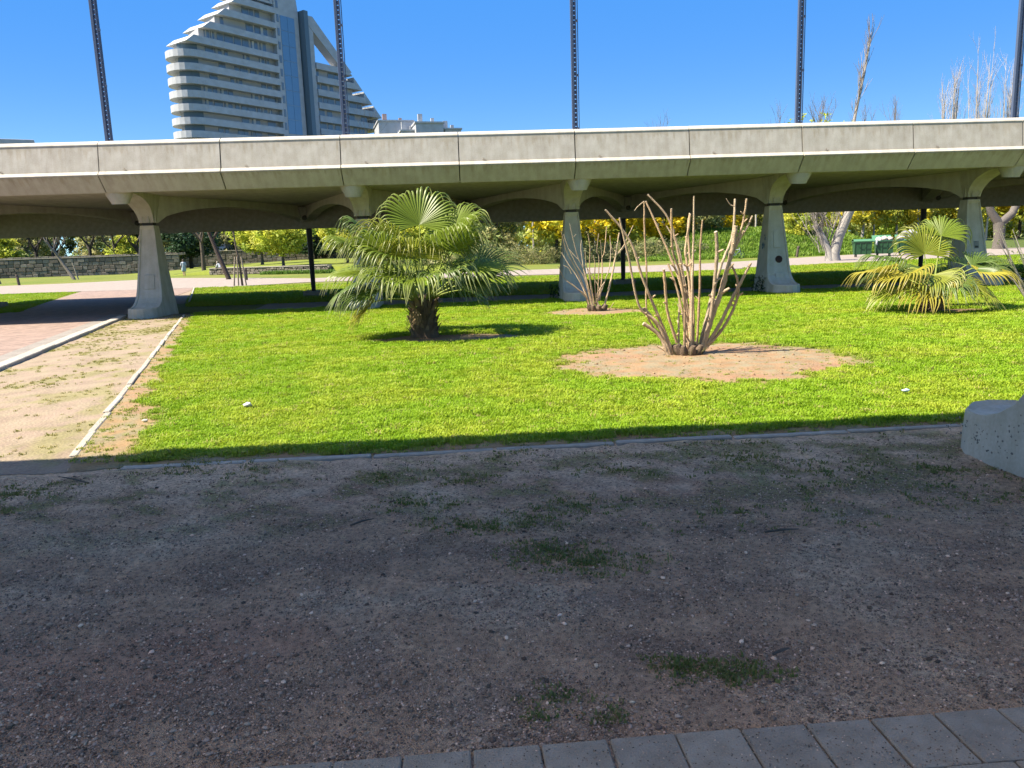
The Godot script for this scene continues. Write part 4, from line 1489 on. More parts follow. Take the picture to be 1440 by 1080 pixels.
func build_plants() -> void:
	build_cut_shrub("cut_shrub", "large shrub of bare sawn-off stems standing in a round patch of bare earth", Vector3(2.57, 0, -11.05), CUT_STEMS, 1, 1.0)
	build_cut_shrub("cut_shrub", "smaller bare shrub of thin cut stems in front of the bridge column", Vector3(2.2, 0, -19.3), THIN_STEMS, 2, 1.0)
	# azimuth (0 right, 90 towards the yard), rise, stalk, blade, tip-down, droop, roll, spread, colour
	build_palm("fan_palm", "large green fan palm with drooping fronds on a short shaggy trunk in the lawn", Vector3(-1.63, 0, -14.6), 0.68, 0.26, [
		[268, 80, 1.44, 1.02, -0.1, 0.55, 0.0, 3.9, 0], [330, 68, 1.3, 0.98, 0.0, 0.75, 0.25, 3.9, 0], [12, 64, 1.2, 1.0, 0.0, 0.9, -0.1, 3.8, 0], [200, 58, 1.4, 1.0, 0.0, 0.85, 0.3, 3.7, 1], [222, 66, 1.05, 0.95, -0.1, 0.7, 0.2, 3.8, 0], [290, 60, 1.0, 1.0, -0.1, 0.7, -0.2, 3.8, 1], [140, 58, 1.1, 0.95, 0.1, 0.8, 0.2, 3.8, 0], [45, 60, 1.1, 0.95, 0.1, 0.8, -0.2, 3.8, 0], [95, 66, 0.9, 0.9, 0.3, 0.8, 0.0, 3.8, 3], [185, 50, 1.35, 0.95, 0.0, 0.8, 0.0, 3.7, 0],
		[183, 40, 1.15, 0.9, 0.35, 0.95, -0.2, 3.7, 0], [150, 34, 1.0, 0.95, 0.5, 0.8, 0.2, 3.8, 1], [2, 40, 1.05, 0.95, -0.3, 0.22, 0.6, 2.8, 1], [12, 34, 0.75, 0.75, 0.2, 0.5, -0.3, 3.5, 1],
		[55, 48, 0.85, 0.85, 0.5, 0.9, 0.2, 3.8, 1], [120, 46, 0.85, 0.85, 0.5, 0.9, -0.2, 3.9, 0], [168, 14, 0.8, 0.72, 0.5, 0.9, 0.2, 3.7, 2], [150, 30, 0.8, 0.78, 0.5, 0.9, 0.0, 3.7, 1],
		[230, 45, 1.1, 0.95, 0.4, 0.8, 0.2, 3.7, 0], [300, 45, 1.1, 0.95, 0.4, 0.8, -0.2, 3.7, 0], [92, 44, 0.85, 0.88, 0.6, 0.85, 0.1, 3.9, 0], [32, 38, 0.75, 0.78, 0.5, 0.9, 0.1, 3.7, 1],
		[345, 26, 0.65, 0.7, 0.4, 0.8, 0.2, 3.6, 1], [125, 58, 1.0, 0.92, 0.5, 0.8, -0.3, 3.8, 0], [250, 38, 0.9, 0.85, 0.4, 0.8, 0.0, 3.6, 1], [310, 34, 0.8, 0.85, 0.4, 0.8, 0.0, 3.6, 1],
		[190, 26, 0.95, 0.82, 0.45, 0.9, 0.1, 3.7, 1], [25, 42, 1.1, 0.92, 0.5, 0.9, 0.2, 3.8, 0], [118, -30, 0.2, 0.42, 0.4, 0.9, 0.2, 1.8, 4], [160, 70, 1.1, 0.9, 0.2, 0.6, 0.4, 3.6, 3]], 61, 1.0)
	build_palm("fan_palm", "smaller yellow-green fan palm with splayed fronds before the rightmost column", Vector3(8.95, 0, -16.3), 0.42, 0.22, [
		[262, 77, 0.85, 0.95, 0.0, 0.35, 0.0, 3.7, 3], [310, 73, 1.3, 0.85, 0.3, 0.8, 0.3, 3.3, 0], [205, 51, 0.95, 0.95, 0.3, 0.8, 0.0, 3.7, 1], [183, 35, 1.05, 0.95, 0.2, 0.7, 0.1, 3.6, 2],
		[155, 37, 0.85, 0.95, 0.4, 0.75, 0.1, 3.8, 2], [120, 45, 0.65, 0.85, 0.9, 0.7, 0.0, 3.9, 3], [20, 37, 0.9, 0.95, 0.3, 0.55, 0.2, 3.6, 2], [0, 41, 0.9, 0.85, -0.1, 0.3, 0.5, 2.9, 1],
		[345, 41, 1.0, 0.95, 0.1, 0.4, 0.1, 3.3, 1], [60, 27, 0.6, 0.8, 0.6, 0.8, 0.0, 3.7, 3], [95, 33, 0.65, 0.8, 0.5, 0.8, 0.0, 3.7, 1], [170, 19, 0.8, 0.8, 0.4, 0.8, 0.0, 3.6, 3], [230, 36, 0.9, 0.85, 0.4, 0.7, 0.0, 3.6, 1], [285, 41, 0.9, 0.85, 0.4, 0.7, 0.0, 3.6, 1], [35, 17, 0.75, 0.75, 0.4, 0.8, 0.0, 3.6, 3], [130, 23, 0.7, 0.85, 0.5, 0.8, 0.0, 3.7, 2]], 62, 0.92)
	# a pale wiry plant entering at the right edge
	var pl := thing("wiry_shrub", "pale wiry bare shrub with a few leaves right of the smaller palm", "shrub", Vector3(11.9, 0, -17.5))
	var rg := RandomNumberGenerator.new()
	rg.seed = 8
	var st := MB.new()
	var lf := MB.new()
	for k in 9:
		var a := rg.randf() * TAU
		var p := Vector3(rg.randf_range(-0.1, 0.1), 0, 0)
		var e := Vector3(cos(a) * 0.55 - 0.25, rg.randf_range(0.8, 1.7), sin(a) * 0.4)
		st.col = Color(0.5, 0.46, 0.40)
		st.tube([p, p.lerp(e, 0.5) + Vector3(rg.randf_range(-0.1, 0.1), 0.1, 0), e], [0.022, 0.016, 0.006], 6)
		for j in 14:
			var q := p.lerp(e, rg.randf_range(0.55, 1.05)) + Vector3(rg.randf_range(-0.2, 0.2), rg.randf_range(-0.1, 0.2), rg.randf_range(-0.2, 0.2))
			lf.col = Color(0.26, 0.29, 0.12) * rg.randf_range(0.8, 1.3)
			var d := Vector3(rg.randf_range(-1, 1), rg.randf_range(-0.6, 0.6), rg.randf_range(-1, 1)).normalized() * 0.11
			var s := d.cross(Vector3.UP).normalized() * 0.016
			lf.quad(q, q + d * 0.5 + s, q + d, q + d * 0.5 - s)
	obj("stems", st, M.bark, pl)
	stuff(obj("leaves", lf, M.leaf, pl))

# ------------------------------------------------------------------ trees
func crown_mesh(clumps: Array, per: int, leaf: float, pal: Array, sd: int, shell := 0.75) -> ArrayMesh:
	var mb := MB.new()
	var rg := RandomNumberGenerator.new()
	rg.seed = sd
	for c in clumps:
		var ce: Vector3 = c[0]
		var r: Vector3 = c[1]
		var tint: Color = pal[rg.randi() % pal.size()]
		for k in per:
			var d := Vector3(rg.randfn(), rg.randfn(), rg.randfn()).normalized()
			var q := ce + d * r * pow(rg.randf(), 0.45) * rg.randf_range(0.8, 1.12)
			var a := Vector3(rg.randfn(), rg.randfn() * 0.7, rg.randfn()).normalized()
			var b := a.cross(d + Vector3(0.1, 0.3, 0.2)).normalized()
			var l := leaf * rg.randf_range(0.6, 1.4)
			mb.col = tint * rg.randf_range(0.75, 1.25)
			if rg.randf() < 0.12:
				mb.col = (pal[rg.randi() % pal.size()] as Color) * rg.randf_range(0.8, 1.3)
			var w := 0.42
			mb.quad(q - a * l, q + b * l * w, q + a * l, q - b * l * w)
	return mb.mesh()

func tree_clumps(h: float, r: float, low: float, n: int, sd: int) -> Array:
	var rg := RandomNumberGenerator.new()
	rg.seed = sd
	var out := []
	for k in n:
		var t := rg.randf()
		var y := lerpf(low, h, t)
		var rr := r * (0.45 + 0.75 * sin(PI * clampf(t * 0.8 + 0.15, 0, 1)))
		var a := rg.randf() * TAU
		var q := rr * sqrt(rg.randf()) * 0.85
		var s := r * rg.randf_range(0.22, 0.42)
		out.append([Vector3(cos(a) * q, y, sin(a) * q), Vector3(s, s * 0.72, s)])
	return out

func limbs(mb: MB, p: Vector3, d: Vector3, l: float, r: float, depth: int, rg: RandomNumberGenerator, up: float, spread: float, sides := 6) -> void:
	var pts := [p]
	var rr := [r]
	var q := p
	var dd := d
	for k in 3:
		dd = (dd + Vector3(rg.randf_range(-1, 1), rg.randf_range(-0.3, 0.3) + up * 0.3, rg.randf_range(-1, 1)) * 0.16).normalized()
		q += dd * l / 3.0
		pts.append(q)
		rr.append(r * (1.0 - 0.14 * (k + 1)))
	mb.tube(pts, rr, sides, 1.0, false)
	if depth <= 0:
		return
	var n := 2 + (1 if rg.randf() < 0.5 else 0)
	for k in n:
		var a := rg.randf() * TAU
		var nd := (dd + Vector3(cos(a), 0, sin(a)) * spread * rg.randf_range(0.6, 1.3) + Vector3.UP * up * 0.25).normalized()
		var at: Vector3 = q if k == 0 else (pts[2] as Vector3).lerp(q, rg.randf())
		limbs(mb, at, nd, l * rg.randf_range(0.62, 0.85), r * 0.56, depth - 1, rg, up, spread, maxi(3, sides - 1))

func make_tree(called: String, label: String, at: Vector3, h: float, r: float, low: float, lean: Vector3, bark: Color, pal: Array, n: int, per: int, leaf: float, sd: int, trunk_r := 0.18, group := "", depth := 3) -> Node3D:
	var t := thing(called, label, "tree", at, 0.0, group)
	var rg := RandomNumberGenerator.new()
	rg.seed = sd
	var mb := MB.new()
	mb.col = bark
	var top := Vector3(0, h * 0.45, 0) + lean * h * 0.45
	var m := top * 0.5 + Vector3(rg.randf_range(-0.15, 0.15), 0, rg.randf_range(-0.15, 0.15))
	mb.tube([Vector3(0, -0.15, 0), Vector3(0, 0.12, 0), m, top], [trunk_r * 1.5, trunk_r * 1.1, trunk_r * 0.9, trunk_r * 0.75], 8)
	for k in 4:
		var a := TAU * k / 4.0 + rg.randf()
		limbs(mb, m.lerp(top, 0.5 + 0.16 * k), Vector3(cos(a) * 0.7, 0.9, sin(a) * 0.7).normalized(), h * 0.22, trunk_r * 0.55, depth, rg, 0.5, 0.6)
	obj("trunk", mb, M.bark, t)
	if n > 0:
		var cr := obj("crown", crown_mesh(tree_clumps(h, r, low, n, sd + 1), per, leaf, pal, sd + 2), M.leaf, t)
		cr.position = lean * h * 0.4
	return t

const YELLOW := [Color(0.920, 0.690, 0.023), Color(0.828, 0.655, 0.029), Color(0.632, 0.598, 0.046), Color(0.437, 0.483, 0.069)]
const LIME := [Color(0.540, 0.612, 0.072), Color(0.432, 0.540, 0.090), Color(0.648, 0.648, 0.090)]
const OLIVE := [Color(0.298, 0.367, 0.115), Color(0.413, 0.436, 0.161), Color(0.230, 0.298, 0.103), Color(0.505, 0.482, 0.207)]
const DEEP := [Color(0.053, 0.112, 0.053), Color(0.075, 0.135, 0.060), Color(0.045, 0.083, 0.045)]
const MUSTARD := [Color(0.624, 0.576, 0.060), Color(0.528, 0.540, 0.084), Color(0.456, 0.504, 0.108), Color(0.744, 0.600, 0.048)]

func build_trees() -> void:
	var grey := Color(0.20, 0.17, 0.14)
	var pale := Color(0.50, 0.47, 0.43)
	var dark := Color(0.07, 0.055, 0.045)
	# yellow mimosas
	var y0 := make_tree("mimosa_tree", "bright yellow mimosa just left of the column behind the small cut shrub", Vector3(5.0, 0, -80), 8.6, 3.4, 2.6, Vector3(0.05, 0, 0), dark, YELLOW, 70, 90, 0.26, 201, 0.2, "yellow mimosas beyond the path")
	dup(y0, "mimosa_tree", Vector3(12.2, 0, -84), 2.1, "yellow mimosa over the strolling group, right of that column", "yellow mimosas beyond the path", 0.95)
	dup(y0, "mimosa_tree", Vector3(17.5, 0, -86), 4.0, "yellow mimosa behind the left half of the large cut shrub", "yellow mimosas beyond the path", 1.0)
	dup(y0, "mimosa_tree", Vector3(24.5, 0.6, -92), 5.2, "yellow mimosa behind the right half of the large cut shrub", "yellow mimosas beyond the path", 1.0)
	dup(y0, "mimosa_tree", Vector3(61, 0.5, -93), 1.0, "yellow mimosa behind the rightmost column's left side", "yellow mimosas beyond the path", 1.0)
	dup(y0, "mimosa_tree", Vector3(72, 0.5, -98), 3.0, "yellow mimosa at the right edge beyond the forked tree", "yellow mimosas beyond the path", 1.05)
	var m0 := make_tree("mustard_tree", "mustard-leaved pale-trunked tree directly behind the green bins", Vector3(40, 0.6, -88), 9.0, 3.6, 2.8, Vector3(0.03, 0, 0), pale, MUSTARD, 70, 80, 0.26, 211, 0.16, "mustard trees behind the bins")
	dup(m0, "mustard_tree", Vector3(46, 0.6, -92), 1.3, "mustard tree between the bins and the back post", "mustard trees behind the bins", 1.0)
	dup(m0, "mustard_tree", Vector3(52.5, 0.6, -90), 2.9, "mustard tree behind the smaller palm's upright fronds", "mustard trees behind the bins", 0.95)
	dup(m0, "mustard_tree", Vector3(36, 0.8, -97), 4.4, "mustard tree between the white poplar and the bins", "mustard trees behind the bins", 1.05)
	dup(m0, "mustard_tree", Vector3(66, 0.6, -104), 0.4, "mustard tree behind the forked tree", "mustard trees behind the bins", 1.1)
	# olive and green trees
	var o0 := make_tree("olive_tree", "dull green bushy tree left of the yellow mimosas, behind the palm's right fronds", Vector3(-1.5, 0, -86), 8.5, 3.2, 1.0, Vector3(0, 0, 0), grey, OLIVE, 80, 80, 0.24, 221, 0.16, "dull green trees beyond the path")
	dup(o0, "olive_tree", Vector3(-5.5, 0, -92), 1.1, "dull green tree behind the palm's crown", "dull green trees beyond the path", 1.0)
	dup(o0, "olive_tree", Vector3(8.6, 0, -90), 2.0, "dull green bush-like tree under the mimosas behind the thin shrub", "dull green trees beyond the path", 0.7)
	dup(o0, "olive_tree", Vector3(21.5, 0.4, -86), 3.0, "grey-green tree above the grass bank behind the bicycle", "dull green trees beyond the path", 0.85)
	dup(o0, "olive_tree", Vector3(30.0, 1.2, -96), 4.1, "dull green tree between the fourth column and the white poplar", "dull green trees beyond the path", 1.0)
	dup(o0, "olive_tree", Vector3(-62, 0, -118), 5.0, "grey-green tree over the wall left of the first column", "dull green trees beyond the path", 1.0)
	dup(o0, "olive_tree", Vector3(-75, 0, -122), 0.3, "grey-green tree over the wall's left end", "dull green trees beyond the path", 1.1)
	dup(o0, "olive_tree", Vector3(-54, 0, -124), 2.3, "grey-green tree behind the first column", "dull green trees beyond the path", 1.0)
	dup(o0, "olive_tree", Vector3(-85, 0, -122), 3.3, "grey-green tree at the frame's left edge over the wall", "dull green trees beyond the path", 1.1)
	var l0 := make_tree("willow_tree", "lime-yellow round tree behind the low wall, left of the back post", Vector3(-24.2, 0.6, -84), 6.2, 3.0, 1.6, Vector3(0, 0, 0), grey, LIME, 90, 100, 0.2, 231, 0.15, "lime green trees")
	dup(l0, "willow_tree", Vector3(-18.5, 0.6, -90), 2.2, "lime-green tree right of the left back post, behind the palm's left fronds", "lime green trees", 1.05)
	dup(l0, "willow_tree", Vector3(-31.5, 0.8, -100), 3.2, "lime-green tree over the far wall above the staked sapling", "lime green trees", 1.15)
	dup(l0, "willow_tree", Vector3(-53.5, 0, -110), 4.2, "small yellow-green crown over the wall left of the first column", "lime green trees", 0.8)
	dup(l0, "willow_tree", Vector3(-72.0, 0, -111), 5.0, "yellowish crown over the wall at the frame's left edge", "lime green trees", 0.9)
	dup(l0, "willow_tree", Vector3(31.2, 0.9, -84), 0.9, "small lime tree on the bank left of the white poplar", "lime green trees", 0.6)
	dup(l0, "willow_tree", Vector3(-11.5, 0, -88), 5.9, "lime-green tree behind the centre of the large palm", "lime green trees", 1.1)
	dup(l0, "willow_tree", Vector3(64.5, 0.4, -90), 1.9, "lime-green crown between the fork of the dark tree", "lime green trees", 0.85)
	var d0 := make_tree("dark_tree", "deep green dense tree over the wall right of the first column", Vector3(-45.5, 0.3, -112), 9.0, 4.2, 2.2, Vector3(0, 0, 0), dark, DEEP, 80, 90, 0.28, 241, 0.25, "deep green trees behind the wall")
	dup(d0, "dark_tree", Vector3(-30.0, 0.3, -122), 2.0, "deep green tree behind the lime tree over the far wall", "deep green trees behind the wall", 0.9)
	dup(d0, "dark_tree", Vector3(-66, 0.3, -140), 4.0, "deep green tree well behind the stone wall", "deep green trees behind the wall", 1.0)
	# trunks along the wall at the left
	rng.seed = 300
	var b0 := make_tree("bare_tree", "dark bare trunk over the wall near the frame's left edge", Vector3(-66.5, 0, -110), 9, 2, 3, Vector3(0.05, 0, 0), dark, OLIVE, 0, 0, 0.2, 251, 0.28, "dark bare trunks behind the stone wall")
	for e in [[-64.4, -111, 1.0, "dark bare trunk second from the left over the wall"], [-63.6, -109.5, 2.0, "dark bare trunk beside the second one over the wall"], [-58.5, -110, 3.0, "dark bare trunk over the middle of the wall"], [-54.0, -108, 4.0, "dark bare trunk over the wall behind the leaning tree"], [-51.6, -109, 5.0, "dark bare trunk over the wall nearest the first column"]]:
		dup(b0, "bare_tree", Vector3(e[0], 0, e[1]), e[2], e[3], "dark bare trunks behind the stone wall")
	var lt := make_tree("leaning_tree", "pale bare tree leaning left with a short stake before the stone wall", Vector3(-45.0, 0, -80.5), 7.0, 2, 3, Vector3(-0.55, 0, 0), Color(0.30, 0.26, 0.22), OLIVE, 0, 0, 0.2, 261, 0.17)
	var sk := MB.new()
	sk.col = Color(0.42, 0.37, 0.30)
	sk.tube([Vector3(0.5, -0.1, 0), Vector3(0.0, 2.1, 0)], [0.07, 0.06], 6)
	obj("stake", sk, M.bark, lt)
	make_tree("leaning_tree", "thin pale trunk at the frame's left edge before the wall", Vector3(-47.5, 0, -72.5), 6.5, 2, 3, Vector3(-0.25, 0, 0), Color(0.30, 0.26, 0.22), OLIVE, 0, 0, 0.2, 262, 0.14)
	make_tree("bare_tree", "stout brown trunk between the walking woman and the seated person", Vector3(-33.6, 0.2, -86), 9.0, 2, 3, Vector3(0.0, 0, 0), Color(0.14, 0.11, 0.09), OLIVE, 0, 0, 0.2, 263, 0.22)
	make_tree("bare_tree", "pale grey leaning trunk just right of the first column", Vector3(-38.2, 0.1, -86), 8.0, 2, 3, Vector3(-0.35, 0, 0), Color(0.30, 0.26, 0.22), OLIVE, 0, 0, 0.2, 264, 0.2)
	make_tree("bare_tree", "dark trunk leaning left behind the staked sapling", Vector3(-21.8, 0.0, -60.5), 9.0, 2, 3, Vector3(-0.32, 0, 0), Color(0.10, 0.075, 0.06), OLIVE, 0, 0, 0.2, 265, 0.17)
	# staked sapling by the path
	var sp := thing("sapling", "thin staked sapling in the strip of lawn beyond the first column", "tree", Vector3(-15.9, 0, -45.6))
	var sm_ := MB.new()
	sm_.col = Color(0.22, 0.17, 0.13)
	sm_.tube([Vector3(0.25, -0.1, 0), Vector3(0.2, 1.2, 0), Vector3(0.05, 2.4, 0), Vector3(-0.05, 4.2, 0)], [0.07, 0.06, 0.05, 0.03], 7)
	var rgs := RandomNumberGenerator.new()
	rgs.seed = 5
	for k in 5:
		limbs(sm_, Vector3(0.0, 2.8 + k * 0.28, 0), Vector3(rgs.randf_range(-1, 1), 0.9, rgs.randf_range(-1, 1)).normalized(), 0.9, 0.02, 2, rgs, 0.5, 0.6, 4)
	obj("trunk", sm_, M.bark, sp)
	for x in [-0.22, 0.05, 0.52]:
		var s := MB.new()
		s.col = Color(0.45, 0.38, 0.30)
		s.tube([Vector3(x, -0.1, 0.1), Vector3(x * 0.5 + 0.08, 1.7, 0.05)], [0.045, 0.04], 6)
		obj("stake", s, M.bark, sp)
	# the white pollarded poplar with its fan of bare shoots
	var wp := thing("white_poplar", "thick white-barked pollarded trunk with bare shoots left of the bins", "tree", Vector3(23.0, 0, -55.5))
	var wm := MB.new()
	wm.col = Color(0.52, 0.49, 0.45)
	wm.tube([Vector3(0.35, -0.2, 0), Vector3(0.3, 0.5, 0), Vector3(0.55, 1.6, 0), Vector3(1.1, 3.0, 0), Vector3(1.6, 4.2, 0)], [0.50, 0.38, 0.36, 0.32, 0.34], 12)
	wm.tube([Vector3(0.0, -0.2, 0.1), Vector3(-0.1, 0.7, 0), Vector3(-0.55, 1.7, 0), Vector3(-1.1, 2.6, -0.2)], [0.34, 0.24, 0.21, 0.2], 10)
	obj("trunk", wm, M.bark, wp)
	var ws := MB.new()
	var rw := RandomNumberGenerator.new()
	rw.seed = 9
	for k in 42:
		ws.col = Color(0.40, 0.36, 0.32) * rw.randf_range(0.6, 1.2)
		var f := Vector3(rw.randf_range(-1.2, 0.5), rw.randf_range(0.6, 2.4), rw.randf_range(-0.3, 0.3))
		limbs(ws, f, Vector3(rw.randf_range(-0.75, 0.35), 1.0, rw.randf_range(-0.4, 0.4)).normalized(), rw.randf_range(1.4, 2.4), rw.randf_range(0.02, 0.045), 2, rw, 0.8, 0.25, 4)
	obj("shoots", ws, M.bark, wp)
	# forked dark tree near the right edge
	var fk := thing("forked_tree", "dark forked pollarded tree between the rightmost column and the frame edge", "tree", Vector3(48.0, 0, -76))
	var fm := MB.new()
	fm.col = Color(0.20, 0.18, 0.16)
	fm.tube([Vector3(0, -0.2, 0), Vector3(0, 1.2, 0), Vector3(-0.1, 2.6, 0)], [0.62, 0.5, 0.55], 10)
	fm.tube([Vector3(-0.1, 2.4, 0), Vector3(-1.0, 3.6, 0), Vector3(-1.5, 5.2, 0), Vector3(-1.6, 7.0, 0)], [0.42, 0.36, 0.30, 0.24], 9)
	fm.tube([Vector3(0, 2.4, 0), Vector3(1.1, 3.4, 0), Vector3(1.6, 4.6, 0), Vector3(2.5, 6.6, 0)], [0.42, 0.36, 0.33, 0.24], 9)
	obj("trunk", fm, M.bark, fk)
	# tall bare poplars whose tops rise over the bridge
	var tp := thing("tall_poplar", "lone thin bare poplar rising over the bridge, leaning slightly right", "tree", Vector3(32.9, 0, -75) * 1.6)
	tp.scale = Vector3.ONE * 1.57
	var tm := MB.new()
	var rp := RandomNumberGenerator.new()
	rp.seed = 14
	tm.col = Color(0.44, 0.40, 0.37)
	tm.tube([Vector3(-0.6, 0, 0), Vector3(-0.35, 6, 0), Vector3(0.0, 12, 0), Vector3(0.9, 17, 0), Vector3(1.4, 20.8, 0)], [0.26, 0.2, 0.13, 0.08, 0.015], 8)
	for k in 60:
		var y := rp.randf_range(8.5, 19.5)
		var x := 0.0 + maxf(0.0, (y - 12.0) * 0.17)
		tm.col = Color(0.46, 0.42, 0.39) if rp.randf() < 0.5 else Color(0.28, 0.24, 0.22)
		limbs(tm, Vector3(x, y, 0), Vector3(rp.randf_range(-0.16, 0.26), 1.0, rp.randf_range(-0.2, 0.2)).normalized(), rp.randf_range(0.8, 1.8), 0.035, 1, rp, 1.0, 0.16, 4)
	obj("trunk", tm, M.bark, tp)
	var tops := [[39.2, -70, 16.0, 1.0, "bare many-stemmed poplar top left of the last mast, the left one"], [42.6, -71, 18.6, 0.95, "taller bare poplar top just left of the last mast"], [45.6, -72, 17.0, 0.9, "bare poplar top behind the last mast"]]
	for e in tops:
		var bt := thing("bare_poplar", e[4], "tree", Vector3(e[0], 0, e[1]) * 1.75, 0.0, "bare poplar tops over the bridge's right end")
		var bm := MB.new()
		bt.scale = Vector3.ONE * 1.7
		rp.seed = int(e[2] * 10)
		bm.col = Color(0.20, 0.17, 0.15)
		bm.tube([Vector3(0, 0, 0), Vector3(0.1, 4, 0), Vector3(0, 7, 0)], [0.2, 0.17, 0.14], 8)
		for k in 20:
			var a := rp.randf() * TAU
			var sp_ := rp.randf_range(0.1, 1.5)
			var hh: float = e[2] * rp.randf_range(0.62, 1.0)
			bm.col = Color(0.74, 0.69, 0.66).lerp(Color(0.42, 0.38, 0.37), rp.randf())
			var q := Vector3(cos(a) * sp_, hh, sin(a) * sp_)
			var mid := Vector3(cos(a) * sp_ * 0.75, lerpf(6.0, hh, 0.5), sin(a) * sp_ * 0.7)
			bm.tube([Vector3(0, 5.5 + rp.randf(), 0), mid, q], [0.07, 0.04, 0.006], 5)
			for j in 5:
				limbs(bm, mid.lerp(q, rp.randf_range(0.0, 0.8)), Vector3(rp.randf_range(-0.35, 0.35), 1.0, rp.randf_range(-0.35, 0.35)).normalized(), rp.randf_range(0.7, 1.6), 0.016, 1, rp, 0.9, 0.25, 3)
		obj("branches", bm, M.bark, bt)
	# small bits of bare or budding treetops over the parapet
	for e in [[15.5, -80, 14.6, "few bare twigs over the bridge right of the middle mast", 0], [27.4, -80, 15.0, "single bare twig over the bridge left of the fourth mast", 0], [26.0, -66, 13.0, "budding green treetop over the bridge right of the fourth mast", 1], [-20.5, -120, 23.5, "bare treetop over the white blocks right of the tower", 0], [37.0, -76, 14.3, "low bare twigs over the bridge between the poplars", 0], [34.3, -76, 14.0, "low bare twigs right of the lone thin poplar", 0], [29.6, -74, 14.6, "bare reddish twigs left of the lone thin poplar", 0]]:
		var bt := thing("treetop", e[3], "tree", Vector3(e[0], 0, e[1]) * (1.5 if e[1] > -100 else 1.0), 0.0)
		bt.scale = Vector3.ONE * (1.46 if e[1] > -100 else 1.0)
		var bm := MB.new()
		rp.seed = int(e[2] * 100)
		bm.col = Color(0.26, 0.22, 0.20)
		bm.tube([Vector3(0, 0, 0), Vector3(0.1, e[2] * 0.5, 0), Vector3(0, e[2] * 0.8, 0)], [0.25, 0.18, 0.07], 7)
		for k in 12:
			limbs(bm, Vector3(0, e[2] * rp.randf_range(0.55, 0.8), 0), Vector3(rp.randf_range(-0.5, 0.5), 1.0, rp.randf_range(-0.5, 0.5)).normalized(), e[2] * 0.11, 0.03, 2, rp, 0.8, 0.35, 3)
		obj("branches", bm, M.bark, bt)
		if e[4] == 1:
			var cl := []
			for k in 16:
				cl.append([Vector3(rp.randf_range(-2.6, 2.4), e[2] * 0.8 + rp.randf_range(-0.6, 1.1), rp.randf_range(-1, 1)), Vector3(0.5, 0.35, 0.5)])
			obj("crown", crown_mesh(cl, 10, 0.16, LIME, 7), M.leaf, bt)
	# a belt of far wood that closes the view
	rng.seed = 400
	var list := []
	var cols := []
	var clump := MB.new()
	var rc := RandomNumberGenerator.new()
	rc.seed = 3
	for k in 36:
		var d := Vector3(rc.randfn(), rc.randfn(), rc.randfn()).normalized()
		var q := d * pow(rc.randf(), 0.5) * Vector3(0.8, 0.6, 0.8)
		var a := Vector3(rc.randfn(), rc.randfn(), rc.randfn()).normalized()
		var b := a.cross(d).normalized()
		var l := rc.randf_range(0.14, 0.3)
		var tt := rc.randf_range(0.75, 1.25)
		clump.col = Color(tt, tt, tt)
		clump.quad(q - a * l, q + b * l * 0.5, q + a * l, q - b * l * 0.5)
	var cm := clump.mesh()
	cm.surface_set_material(0, M.leaf)
	for k in 9000:
		var x := rng.randf_range(-14, 110)
		var z := -101.0 - rng.randf() * 16.0 - maxf(0.0, (x - 50.0) * 0.25)
		var y := pow(rng.randf(), 0.9) * (11.0 + 2.5 * patchy.get_noise_2d(x * 8.0, 3.0))
		var n := patchy.get_noise_2d(x * 7.0, y * 9.0 + 40.0)
		var c: Color = OLIVE[rng.randi() % 4]
		if n > 0.08:
			c = LIME[rng.randi() % 3] * 0.8
		if n < -0.12 and y > 3.5:
			c = MUSTARD[rng.randi() % 4]
		list.append(at_random(Vector3(x, y, z), rng.randf_range(0.7, 1.4), 1.0))
		cols.append(c * 1.8)
	for k in 2600:
		var x := rng.randf_range(-110, -14)
		var z := -136.0 - rng.randf() * 14.0
		var y := pow(rng.randf(), 0.9) * 14.0
		list.append(at_random(Vector3(x, y, z), rng.randf_range(0.9, 1.7), 1.0))
		cols.append((OLIVE[rng.randi() % 4] as Color).lerp(DEEP[rng.randi() % 3], rng.randf()))
	scatter("far_wood", cm, list, cols)
	# pale thin trunks in the wood
	rng.seed = 410
	var proto: Node3D
	var where := ["behind the mimosa left of the third column", "under the mimosas behind the thin cut shrub", "left of the bicycle", "above the bank beside the bicycle", "right of the fourth column", "further right of the fourth column", "close left of the white poplar", "behind the left bin", "behind the overflowing bin", "left of the right back post", "right of the right back post", "behind the palm's right fronds"]
	var xs := [3.0, 10.0, 18.5, 22.5, 28.4, 29.4, 32.2, 39.0, 42.2, 47.0, 54.0, -3.0]
	for k in 12:
		var at := Vector3(xs[k], 0.8 if k > 2 and k < 11 else 0.0, -87.5 - rng.randf() * 3.0)
		if k == 0:
			proto = thing("thin_trunk", "thin pale trunk " + where[0], "tree", at, 0.0, "thin pale trunks at the wood's edge")
			var mb := MB.new()
			mb.col = Color(0.55, 0.52, 0.46)
			mb.tube([Vector3(0, -0.6, 0), Vector3(0.05, 3, 0), Vector3(-0.05, 8, 0)], [0.13, 0.11, 0.07], 7)
			obj("trunk", mb, M.bark, proto)
		else:
			dup(proto, "thin_trunk", at, rng.randf() * 6.0, "thin pale trunk " + where[k], "thin pale trunks at the wood's edge")

